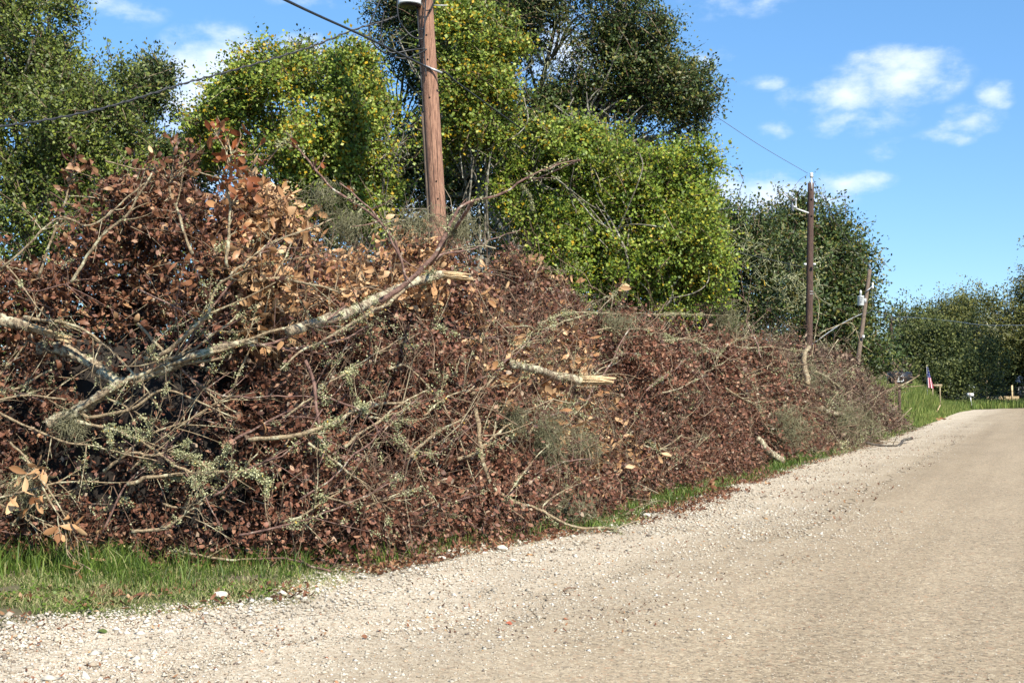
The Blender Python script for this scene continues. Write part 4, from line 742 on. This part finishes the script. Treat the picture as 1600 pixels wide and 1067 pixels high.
# third pole, leaning
np3, T3, B3, ax3 = pole('brown utility pole leaning right with a small white transformer', (1359, 422, 76), (1336, 600, 74), .15, .115, 'pole_grey')
def can(root, px, py, d, r, h):
    c = pix(px, py, d); A = Acc(); disc_list(A, c, up, r, h, 24, [(0, .96), (.03, 1), (.9, 1), (.93, 1.05), (.97, 1.05), (1, .8)]); A.build('transformer_tank', MT['tank'], root, smooth=True)
    A = Acc(); disc_list(A, c+up*h, up, .06, .35, 10, [(0, 1), (.5, 1), (.6, 1.4), (1, .5)]); A.build('bushing', MT['white'], root, smooth=True)
    A = Acc(); box(A, c+up*h*.5+CR*(r+.06), .16, .08, .3, CR, CF, up); A.build('mounting_bracket', MT['steel'], root)
    for i in range(3): A = Acc(); box(A, c+up*h*(.35+.2*i)-CF*(r+.004)+CR*(.03*(i-1)), .1, .012, .035, CR, CF, up); A.build('stencil_mark', MT['text'], root)
can(np3, 1345, 477.5, 74.6, .20, .60)
A = Acc(); disc_list(A, T3-up*.02, up, .07, .32, 12, [(0, .4), (.3, .5), (.4, 1.3), (.6, .8), (.8, 1.3), (1, .4)]); A.build('insulator', MT['wire_grey'], np3, smooth=True)
A = Acc(); disc_list(A, pix(1363.5, 452, 75.5), up, .06, .40, 10, [(0, .6), (.3, 1.2), (.6, .7), (1, 1)]); A.build('fuse_cutout', MT['white'], np3, smooth=True)
A = Acc(); tubes(A, np.array([[pix(1354, 455, 75.3), pix(1363.5, 447, 75.5)]]), np.array([[.03, .03]]), 6, cap=True); A.build('cutout_arm', MT['steel'], np3)
A = Acc(); box(A, pix(1349, 526, 74.5), .12, .1, .18, CR, CF, up); A.build('meter_box', MT['white'], np3)
wire('wire_loop', None, [(1364, 452, 75.5), (1363, 465, 75.4), (1364, 480, 75.4), (1358, 488, 75), (1352, 490, 74.8)], .010, 'wire_grey', parent=np3)
wire('service_wire', 'light grey cable dropping left from the leaning pole into the trees', [(1347, 490, 74.8), (1320, 503, 70), (1295, 519, 66), (1265, 541, 62)], .022, 'steel')
np4, T4, B4, ax4 = pole('short thin utility pole with a white transformer, beyond the leaning pole', (1368, 497, 104), (1370, 600, 104), .14, .10, 'pole_grey'); can(np4, 1363.5, 532, 103.4, .24, .72)
np5, T5, B5, ax5 = pole('grey utility pole among the distant trees, farthest in the row', (1391, 494, 112), (1398, 600, 112), .17, .13, 'pole_dark')
A = Acc(); tubes(A, np.array([[pix(1391, 497, 111.8), pix(1402, 502, 111.5)]]), np.array([[.06, .05]]), 6, cap=True); A.build('cross_arm', MT['wire_grey'], np5)
wire('overhead_cable', 'dark cable sagging between the leaning pole and the farthest pole', [(1359, 420, 76), (1364, 455, 84), (1366, 484, 92), (1374, 480, 100), (1388, 486, 111), (1391, 495, 112)], .016)
wire('overhead_cable', 'pale cable crossing in front of the distant trees to the right', [(1391, 495, 112), (1440, 497, 100), (1490, 502, 92), (1540, 508, 86), (1610, 508, 80)], .018, 'steel')

# ------------------------------------------------------------------ roadside things at the far end
gz = lambda P: float(terrain(np.array(P[0]), np.array(P[1])))
# black mailbox with white numbers
d = 48.; c = pix(1405, 590, d); root = empty('mailbox', (c[0], c[1], gz(c))); tag(root, 'large black mailbox with white numerals on a dark post behind the pile end', 'mailbox')
fw = -CF*np.array([1, 1, 0]); fw = unit(fw); rt = np.array([-fw[1], fw[0], 0]); rt = rt if rt@CR > 0 else -rt
def mailbox_body(A, c, L, w_, h_, ax, wy):
    s = []; n = 14
    for i in range(n+1):
        a = math.pi*i/n; s.append((math.cos(a)*w_/2, h_*.12+math.sin(a)*h_*.38))
    s += [(-w_/2, -h_/2), (w_/2, -h_/2)]; m_ = len(s); V = []
    for e in (-L/2, L/2): V += [c+ax*e+wy*a+up*b for a, b in s]
    T = []
    for i in range(m_): j = (i+1) % m_; T += [[i, j, j+m_], [i, j+m_, i+m_]]
    for i in range(1, m_-1): T += [[0, i+1, i], [m_, m_+i, m_+i+1]]
    A.add(V, T, .5)
A = Acc(); mailbox_body(A, c, .86, .40, .46, rt, fw); A.build('box_body', MT['black'], root)
A = Acc(); mailbox_body(A, c+rt*.435, .03, .42, .48, rt, fw); A.build('box_door', MT['black'], root)
A = Acc(); box(A, (c[0], c[1], (c[2]-.2+gz(c))/2), .1, .1, c[2]-.2-gz(c)); A.build('post', MT['pole_dark'], root)
cu = bpy.data.curves.new('numerals', 'FONT'); cu.body = '23'; cu.size = .34; cu.extrude = .003; to = bpy.data.objects.new('numerals', cu); COL.objects.link(to)
me = bpy.data.meshes.new_from_object(to.evaluated_get(bpy.context.evaluated_depsgraph_get())); bpy.data.objects.remove(to); me.materials.append(MT['white'])
to = bpy.data.objects.new('numerals', me); COL.objects.link(to); Mx = Matrix((tuple(rt)+(0,), (0, 0, 1, 0), tuple(fw)+(0,), (0, 0, 0, 1))); Mx = Matrix([[rt[0], up[0], fw[0], 0], [rt[1], up[1], fw[1], 0], [rt[2], up[2], fw[2], 0], [0, 0, 0, 1]])
q = c+fw*.206-rt*.20-up*.16; Mx.translation = Vector(q-np.array(root.location)); to.matrix_local = Mx; to.parent = root; to.matrix_local = Mx
# furled flag
d = 64.; root = empty('flag', pix(1449, 612, d)); root.location.z = gz(root.location); tag(root, 'small furled striped flag with blue starred canton on a short white staff', 'flag')
A = Acc(); tubes(A, np.array([[np.array(root.location), pix(1448, 571, d)]]), np.array([[.014, .012]]), 8, cap=True); A.build('staff', MT['steel'], root)
A = Acc(); disc_list(A, pix(1448, 572, d), up, .035, .06, 12, [(0, .6), (.5, 1), (1, .3)]); A.build('finial', plain('gold', (.7, .6, .35), .4), root)
mF, nt, p = newmat('flag_cloth'); at = N(nt, 'ShaderNodeAttribute', attribute_name='rnd'); c_ = ramp(nt, at.outputs['Fac'], [(0, (.06, .08, .25)), (.28, (.75, .75, .78)), (.55, (.55, .04, .06)), (1, (.75, .75, .78))]); nt.nodes[-1].color_ramp.interpolation = 'CONSTANT'; nt.links.new(c_, p.inputs['Base Color']); p.inputs['Roughness'].default_value = .8
A = Acc(); V = []; TT = []; rn = []; nu, nv = 26, 24; Pt = pix(1448.5, 573, d)
for j in range(nv+1):
    v = j/nv; wv = .04+.27*v
    for i in range(nu+1):
        u = i/nu; V.append(Pt-up*(1.1*v+.05*u*v)+rt*(wv*u+.03*v)+fw*(.05*math.sin(u*11+v*2))*(.3+v)+fw*.02)
for j in range(nv):
    for i in range(nu):
        a = j*(nu+1)+i; u = i/nu; v = j/nv; canton = v < .48
        star = canton and ((i % 4 == 1) and (j % 3 == 1)); stripe = (int((u*2.2+v*.6)*3.1) % 2 == 0)
        val = (.4 if star else .1) if canton else (.7 if False else (.6 if stripe else .4))
        vs = [V[a], V[a+1], V[a+nu+2], V[a+nu+1]]; A.add(vs, [[0, 1, 2], [0, 2, 3]], val)
nt2 = mF.node_tree
for nd in nt2.nodes:
    if nd.type == 'VALTORGB':
        e = nd.color_ramp.elements; nd.color_ramp.interpolation = 'CONSTANT'; e[0].position = 0; e[1].position = .3; e[2].position = .5; e[3].position = .9
A.build('flag_cloth', mF, root)
# low board near flag
root = empty('wooden_rail', pix(1463, 612, 66)); root.location.z = gz(root.location); tag(root, 'pale horizontal board on short posts beside the flag', 'rail')
A = Acc(); box(A, pix(1463, 602, 66), .62, .05, .12, rt, fw, up); A.build('board', MT['pale'], root)
for sx in (-.2, .2): q = pix(1463, 602, 66)+rt*sx; A = Acc(); box(A, (q[0], q[1], (q[2]-.06+gz(q))/2), .06, .06, q[2]-.06-gz(q)); A.build('post', MT['pale'], root)
# leaning stake
A = Acc(); tubes(A, np.array([[gnd(1458, 653)+[0, 0, .0], pix(1469, 633, 62)]]), np.array([[.04, .035]]), 4, cap=True); tag(A.build('wooden_stake', MT['wood']), 'yellow-tan wooden stake leaning in the bank grass', 'stake')
# debris at the bank foot
A = Acc(); n = 140; gcen = gnd(1438, 655); P = gcen+R.normal(size=(n, 3))*np.array([.5, 1.4, 0]); P[:, 2] = .05; leaves(A, P, rv(n)*np.array([1, 1, .3]), .22, .12, .4, 'dia'); tag(A.build('bark_debris', MT['tan']), 'scattered pale bark chips at the foot of the grassy bank', 'bark chips', kind='stuff')
# white mailbox
root = empty('mailbox', gnd(1518.5, 639)); dW = float(proj(gnd(1518.5, 639))[2]); tag(root, 'small white mailbox on a thin white post leaning slightly left', 'mailbox')
A = Acc(); b = np.array(root.location); t = pix(1516, 617, dW); tubes(A, np.array([[b, t]]), np.array([[.045, .045]]), 4, cap=True); A.build('post', MT['white'], root)
A = Acc(); mailbox_body(A, t+up*.02, .42, .2, .22, rt, fw); A.build('box_body', MT['white'], root); A = Acc(); box(A, t+up*.06-rt*.05+fw*.11, .05, .02, .1, rt, fw, up); A.build('signal_flag', plain('red_paint', (.6, .05, .04), .5), root)
# fence
root = empty('picket_fence', pix(1541, 622, 100)); root.location.z = gz(root.location); tag(root, 'low brown picket fence with a taller end post under the far trees', 'fence'); A = Acc(); b0 = pix(1541, 622, 100); e0 = pix(1592, 622, 104)
for i in range(60):
    q = b0+(e0-b0)*i/59; box(A, (q[0], q[1], q[2]-.35), .035, .03, 1.0+.08*R.random(), unit(e0-b0), fw, up)
A.build('pickets', MT['wood'], root)
for f, h in ((0, 1.9), (.78, 1.5)): q = b0+(e0-b0)*f+fw*.06; A = Acc(); box(A, (q[0], q[1], h/2+.2), .14, .14, h); A.build('post', MT['wood'], root)
# dark blue shed in the shade
root = empty('shed', pix(1575, 612, 118)); root.location.z = 0; b = np.array(root.location); tag(root, 'low shed with dark blue-grey roof in deep shade under the far trees', 'shed')
MT['shedwall'] = plain('shed_wall', (.10, .09, .08), .8); MT['shedroof'] = plain('shed_roof', (.045, .065, .11), .6)
A = Acc(); box(A, b+up*1.0, 4.6, 4, 2.0, rt, fw, up); A.build('wall', MT['shedwall'], root)
A = Acc(); V = [b+rt*x+fw*y+up*z for x, y, z in [(-2.6, 2.3, 1.9), (2.6, 2.3, 1.9), (2.6, 0, 3.0), (-2.6, 0, 3.0), (-2.6, -2.3, 1.9), (2.6, -2.3, 1.9)]]; A.add(V, [[0, 1, 2], [0, 2, 3], [3, 2, 5], [3, 5, 4]], .5); A.build('roof', MT['shedroof'], root)
for sx in (-1.4, .2, 1.7): A = Acc(); box(A, b+up*.95+fw*2.02+rt*sx, .7, .05, 1.2 if sx != .2 else 1.6, rt, fw, up); A.build('window' if sx != .2 else 'door', MT['black'], root)

# ------------------------------------------------------------------ trees
def tree(name, label, base, tr, lobes, leafL, nleaf, mat, group=None, bark='darkbark', K=12, cl=.42, gap=.36, gs=.55, limbs=True, sprL=.5, ratio=.55, bare=0, up_=.25, trunks=1, shape='dia', front_bias=True, twig=True):
    B = np.array(base, float); B[2] = gz(B); root = empty(name, B); tag(root, label, 'tree', group)
    C = [(pix(px, py, d), rx*d/F, ry*d/F, d) for px, py, rx, ry, d in lobes]; C0_ = list(C)
    for (c, rx, ry, d) in C0_:
        for _ in range(3):
            a_ = R.uniform(-.4, 3.5); f_ = R.uniform(.26, .42); C.append((c+CR*math.cos(a_)*rx*R.uniform(.8, 1.08)+np.array([0, 0, 1])*math.sin(a_)*ry*R.uniform(.8, 1.08)+CF*R.normal()*rx*.3, rx*f_, ry*f_*R.uniform(.8, 1.3), d))
    vol = np.array([c[1]*c[2] for c in C]); wts = vol/vol.sum()
    cen = sum(c[0]*w_ for c, w_ in zip(C, wts)); A = Acc(); LA = Acc()
    for k in range(trunks):
        b = B+(np.array([R.normal()*.5, R.normal()*.5, 0]) if k else 0); fork = b*.55+cen*.45; fork[2] = B[2]+max(1.2, (cen[2]-B[2])*.55)
        P = wobble(smooth_line([b-[0, 0, .1], (b+fork)/2+R.normal(size=3)*.12, fork]), .15, .6); tubes(A, P[None], np.linspace(tr*1.25, tr*.75, len(P))[None], 12)
        for (c, rx, ry, d) in C0_[k::trunks]:
            P = wobble(smooth_line([fork, fork*.5+c*.5+R.normal(size=3)*.3, c]), .35, .5); r0 = tr*.55*min(1, .4+rx*.2); tubes(LA, P[None], np.linspace(r0, r0*.3, len(P))[None], 8)
            for _ in range(9):
                e = c+rv(1)[0]*np.array([rx, rx*.8, ry])*.85; i = R.integers(len(P)//2, len(P)); Q = wobble(smooth_line([P[i], P[i]*.5+e*.5+R.normal(size=3)*.2, e]), .25, .8); tubes(LA, Q[None], np.linspace(r0*.35, .012, len(Q))[None], 5)
    A.build('trunk', MT[bark], root, smooth=True)
    LA.build('limbs', MT['greylimb'], root, smooth=True)
    ns = nleaf//K; D = Acc(); TW = Acc()
    for (c, rx, ry, d), w_ in zip(C, wts):
        n = int(ns*w_*1.35)+4; ncl = max(4, n//15); u = rv(ncl); rr = (.35+.70*R.random(ncl)**.55)[:, None]*(.40+1.2*fbm(u*1.9+c*.7))[:, None]; rr = np.where(R.random((ncl, 1)) < .07, rr*1.25, rr); cc = c+u*rr*np.array([rx, rx*.85, ry])
        cc = cc[(fbm(cc*gs+5) > gap) & (vnoise(cc*1.4*(22/d)+60) > .34)]
        if len(cc) < 2: continue
        ii = R.integers(0, len(cc), n); b = cc[ii]+R.normal(size=(n, 3))*cl*min(1, rx*.6)*.55; o = unit(cc[ii]-c); dd = unit(o*.7+rv(n)*.8+np.array([0, 0, up_])); L = sprL*(.5+R.random(n))
        path = sprig(b, dd, L, K, .1); q = (path+R.normal(size=path.shape)*leafL*.7).reshape(-1, 3); m_ = len(q); dl = unit(np.repeat(dd, K, 0)*.4+rv(m_)); sz = leafL*(.6+.7*R.random(m_))
        tone = np.repeat(R.random(n), K)*.45+R.random(m_)*.55; tone = np.clip((tone-.47)*1.7+.5, 0, 1)
        leaves(D, q, dl, sz, sz*ratio, .6, shape, sun_dir*.95, tone)
        if twig: k = R.random(n) < .35; tubes(TW, path[k][:, [0, K//2, K-1]], np.array([[.008, .006, .002]])*(d/22), 3)
    D.build('crown', MT[mat], root)
    if twig: TW.build('twigs', MT['twig'], root)
    if bare:
        S = Acc()
        for (px, py, rx, ry, d) in bare if isinstance(bare, list) else []:
            n = int(rx*ry/70)+12; c = pix(px, py, d); b = c+R.normal(size=(n, 3))*np.array([rx, rx, ry])*d/F*.5; dd = unit(rv(n)+[0, 0, .3]); L = .9*(.4+R.random(n))*min(1, d/50+.3); s = np.linspace(0, 1, 6); P = b[:, None]+dd[:, None]*(L[:, None, None]*s[None, :, None])+rv(n)[:, None]*(L*.25)[:, None, None]*np.sin(s*5)[None, :, None]+rv(n)[:, None]*(L*.2)[:, None, None]*np.sin(s*8)[None, :, None]
            tubes(S, P, np.linspace(.018, .006, 6)[None]*(d/45), 4); f = R.integers(0, n, n*3); j = R.integers(1, 5, n*3); e = unit(dd[f]+rv(n*3)); s3 = np.linspace(0, 1, 4); Q = P[f, j][:, None]+e[:, None]*(.35*s3[None, :, None]*(.5+R.random(n*3))[:, None, None]); tubes(S, Q, np.linspace(.010, .004, 4)[None]*(d/45), 3)
        S.build('bare_twigs', MT['lichen'], root)
    return root
def under(px, d): q = pix(px, 605, d); return (q[0], q[1], 0)
G = 'trees standing behind the brush pile'
tree('oak_tree', 'dense dark green tree filling the upper left corner', under(60, 21), .22, [(20, 60, 90, 80, 21), (90, 140, 90, 80, 20.5), (40, 230, 110, 90, 20), (140, 230, 70, 90, 21), (0, -20, 50, 60, 21.5), (120, 110, 55, 50, 21.5), (-60, 130, 80, 120, 21), (60, 330, 120, 70, 20), (190, 320, 60, 60, 21), (30, -60, 35, 50, 22)], .068, 84000, 'dark_green', G, gap=.36, sprL=.45)
tree('oak_tree', 'narrower olive-green tree right of the upper left corner tree', under(250, 26), .2, [(240, 200, 48, 75, 26), (265, 280, 55, 70, 26), (240, 130, 24, 28, 26), (205, 175, 26, 40, 26), (215, 300, 50, 60, 26.5), (290, 240, 24, 50, 26)], .085, 26000, 'live_oak', G, gap=.38, sprL=.5)
tree('tallow_tree', 'yellow-green tree with yellowing leaves between the left trees and the near pole', under(500, 23.5), .13, [(480, 170, 80, 60, 23.5), (410, 120, 48, 34, 23.5), (370, 180, 50, 45, 24), (545, 130, 30, 50, 23.5), (590, 210, 70, 60, 23), (560, 270, 90, 55, 23), (440, 260, 80, 60, 24), (380, 250, 50, 60, 24), (640, 240, 40, 60, 23), (330, 200, 22, 30, 24), (620, 310, 60, 50, 23), (500, 330, 110, 45, 24)], .07, 80000, 'tallow', G, bark='greylimb', gap=.38, trunks=3, sprL=.45, ratio=.8)
tree('oak_tree', 'dark tree crown peeping out behind the yellowing tree and the near pole', under(610, 33), .25, [(600, 130, 40, 50, 33), (640, 60, 55, 45, 33), (620, 160, 60, 50, 33), (470, 140, 70, 40, 34), (400, 200, 60, 50, 34), (640, 220, 60, 60, 33), (680, 330, 90, 50, 34), (560, 330, 90, 50, 34), (330, 230, 40, 30, 34)], .10, 32000, 'live_oak', G, gap=.40)
tree('live_oak', 'great live oak with dark crown towering behind the near pole', under(757, 31), .34, [(860, 20, 90, 50, 31), (780, -20, 110, 60, 31), (960, 30, 70, 50, 31), (1020, 60, 50, 70, 31), (1040, 140, 62, 70, 30.5), (1060, 215, 50, 45, 30.5), (960, 150, 90, 60, 31), (700, 60, 70, 60, 32), (620, 50, 34, 40, 32), (900, 210, 110, 60, 31), (760, 200, 110, 60, 32), (700, 270, 90, 50, 33), (1090, 185, 26, 40, 30.5), (1000, 280, 70, 50, 31), (860, 300, 90, 50, 32), (1040, 330, 50, 60, 31)], .088, 150000, 'live_oak', G, gap=.37, gs=.5, cl=.5, sprL=.5, bare=[(800, 60, 120, 60, 31), (900, 90, 80, 40, 31)])
tree('oak_tree', 'shadowy undergrowth tree seen between the near pole and the bright green tree', under(770, 38), .16, [(760, 350, 60, 50, 38), (720, 300, 40, 50, 38), (850, 400, 70, 60, 38), (900, 460, 90, 40, 38), (650, 370, 60, 50, 38), (810, 330, 50, 40, 38.5)], .10, 26000, 'live_oak', G, gap=.30)
tree('tallow_tree', 'slender yellow-green tree growing just right of the near pole', under(740, 24), .10, [(745, 60, 45, 45, 24), (740, 120, 60, 45, 24), (780, 170, 65, 50, 24), (720, 190, 50, 50, 24), (800, 110, 36, 40, 24), (840, 210, 50, 40, 24), (700, 60, 26, 40, 24)], .07, 30000, 'tallow', G, bark='greylimb', gap=.36, trunks=2, sprL=.42, ratio=.8)
tree('tallow_tree', 'rounded bright green and yellow tree right of the near pole', under(940, 25), .12, [(900, 180, 60, 45, 25), (960, 200, 60, 50, 25), (930, 270, 110, 60, 24.5), (1030, 300, 70, 60, 25), (850, 300, 60, 55, 24.5), (960, 360, 130, 60, 24.5), (1060, 370, 50, 60, 25), (860, 380, 60, 50, 24.5), (1000, 430, 100, 45, 25), (1080, 430, 40, 50, 25), (900, 440, 90, 40, 24.5)], .068, 86000, 'tallow_green', G, bark='greylimb', gap=.38, trunks=4, sprL=.42, ratio=.8)
tree('tallow_tree', 'yellowing shrub-like tree in front of the foot of the bright green tree', under(1020, 27), .08, [(830, 330, 40, 60, 24), (1040, 400, 50, 40, 24.2), (960, 420, 60, 40, 24.2), (1090, 400, 30, 50, 24.6), (880, 360, 50, 50, 24), (990, 330, 50, 40, 24.2), (1000, 470, 60, 30, 25)], .07, 18000, 'tallow', G, bark='greylimb', gap=.42, trunks=3, sprL=.4, ratio=.8)
tree('live_oak', 'broad dark live oak with grey bare twigs behind the dark pole, left half', under(1150, 58), .4, [(1130, 360, 60, 40, 58), (1180, 400, 60, 50, 58), (1120, 430, 60, 60, 58), (1190, 470, 70, 50, 58), (1140, 520, 80, 40, 58), (1090, 380, 50, 60, 59), (1050, 460, 60, 60, 59)], .19, 34000, 'live_oak', G, gap=.25, gs=.3, cl=.9, sprL=1.0, bare=[(1135, 370, 50, 30, 56), (1160, 400, 50, 30, 56), (1210, 440, 60, 30, 56), (1230, 460, 50, 30, 55.5)])
tree('live_oak', 'tall dark live oak right behind the dark pole', under(1285, 82), .4, [(1255, 370, 50, 36, 82), (1300, 390, 40, 40, 82), (1310, 440, 34, 50, 82), (1280, 460, 60, 50, 81), (1240, 420, 50, 50, 82), (1310, 500, 40, 50, 81), (1330, 470, 16, 26, 82), (1260, 520, 80, 45, 81), (1300, 560, 70, 40, 81), (1215, 380, 28, 30, 82), (1333, 545, 24, 36, 83), (1335, 595, 36, 34, 80)], .25, 56000, 'live_oak', G, gap=.24, gs=.22, cl=1.2, sprL=1.3, bare=[(1270, 430, 40, 30, 79), (1290, 410, 20, 20, 79)])
GF = 'trees at the far end of the road'
tree('live_oak', 'round-topped dark tree beside the farthest pole', under(1415, 122), .4, [(1405, 495, 34, 14, 122), (1430, 505, 16, 16, 122), (1385, 510, 20, 20, 122), (1400, 545, 50, 26, 122), (1425, 575, 50, 30, 120)], .26, 14000, 'far_green', GF, gap=.38, gs=.2, cl=1.2, sprL=1.4, twig=False)
tree('live_oak', 'rounded bushy dark green tree behind the flag and grassy bank', under(1460, 96), .3, [(1460, 545, 50, 36, 96), (1500, 555, 40, 40, 95), (1430, 570, 50, 36, 95), (1480, 590, 60, 30, 93), (1400, 588, 36, 30, 95), (1372, 592, 30, 26, 97), (1530, 590, 30, 30, 94), (1440, 600, 60, 20, 92)], .20, 40000, 'far_green', GF, gap=.2, gs=.3, cl=1.0, sprL=1.2, twig=False)
tree('oak_tree', 'olive-green tree whose top stands behind the rounded bushy tree', under(1470, 125), .4, [(1450, 505, 30, 18, 125), (1480, 510, 30, 24, 125), (1500, 500, 28, 20, 125), (1460, 530, 50, 26, 124), (1510, 540, 40, 30, 124), (1520, 490, 20, 16, 126)], .24, 20000, 'far_olive', GF, gap=.25, gs=.2, cl=1.2, sprL=1.4, twig=False)
tree('oak_tree', 'tallest far tree at right, its crown rising above the road end', under(1570, 112), .5, [(1550, 485, 34, 26, 112), (1585, 480, 36, 26, 112), (1555, 520, 50, 36, 111), (1600, 530, 50, 50, 110), (1550, 565, 46, 36, 110), (1610, 480, 40, 40, 112), (1640, 540, 60, 60, 110), (1590, 580, 60, 26, 112), (1520, 515, 20, 24, 113)], .22, 38000, 'far_olive', GF, gap=.26, gs=.2, cl=1.2, sprL=1.4, twig=False, bare=[(1560, 515, 40, 12, 107)])
tree('oak_tree', 'dark tree mass closing the end of the road at the far right', under(1640, 135), .5, [(1600, 560, 60, 50, 135), (1660, 560, 80, 60, 135), (1540, 570, 50, 40, 135), (1480, 570, 50, 40, 138), (1620, 600, 90, 20, 132), (1560, 595, 60, 20, 136)], .30, 24000, 'far_green', GF, gap=.1, gs=.2, cl=1.4, sprL=1.5, twig=False)
tree('oak_tree', 'roadside tree at right, only its outer twigs reaching into the picture edge', (9, 92, 0), .4, [(1680, 405, 52, 40, 86), (1650, 440, 36, 24, 86), (1740, 360, 90, 90, 88), (1780, 450, 90, 70, 88), (1614, 380, 16, 10, 85)], .22, 12000, 'far_olive', GF, gap=.4, gs=.3, cl=1.0, sprL=1.3)
tree('oak_tree', 'spreading tree right of the far road, its boughs closing the right edge', (13, 102, 0), .4, [(1720, 510, 60, 50, 102), (1790, 480, 90, 70, 102), (1750, 550, 80, 50, 104)], .24, 14000, 'far_olive', GF, gap=.3, gs=.25, cl=1.2, sprL=1.3, twig=False)
# low thicket between and behind the trunks
A = Acc(); n = 13000; px = -150+1600*R.random(n); dd = 33+22*R.random(n); Q = np.array([pix(a, 605, b) for a, b in zip(px, dd)]); Q[:, 2] = (R.random(n)**1.2)*(4.6+4*fbm(Q*.12)); d0 = unit(rv(n)+[0, 0, .4]); K = 10
_k = Q[:, 0] < edge(Q[:, 1])-8.5; Q, d0 = Q[_k], d0[_k]; n = len(Q); path = sprig(Q, d0, .9*(.5+R.random(n)), K); q = path.reshape(-1, 3)+R.normal(size=(n*K, 3))*.1; leaves(A, q, rv(n*K), .15*(.6+.7*R.random(n*K)), .09, .6, 'dia', np.array([.1, -.1, .7]))
tag(A.build('thicket', MT['dark_green']), 'low dark green undergrowth filling the ground behind the trunks', 'undergrowth', kind='stuff')
print('total verts', sum(len(o.data.vertices) for o in bpy.data.objects if o.type == 'MESH'))
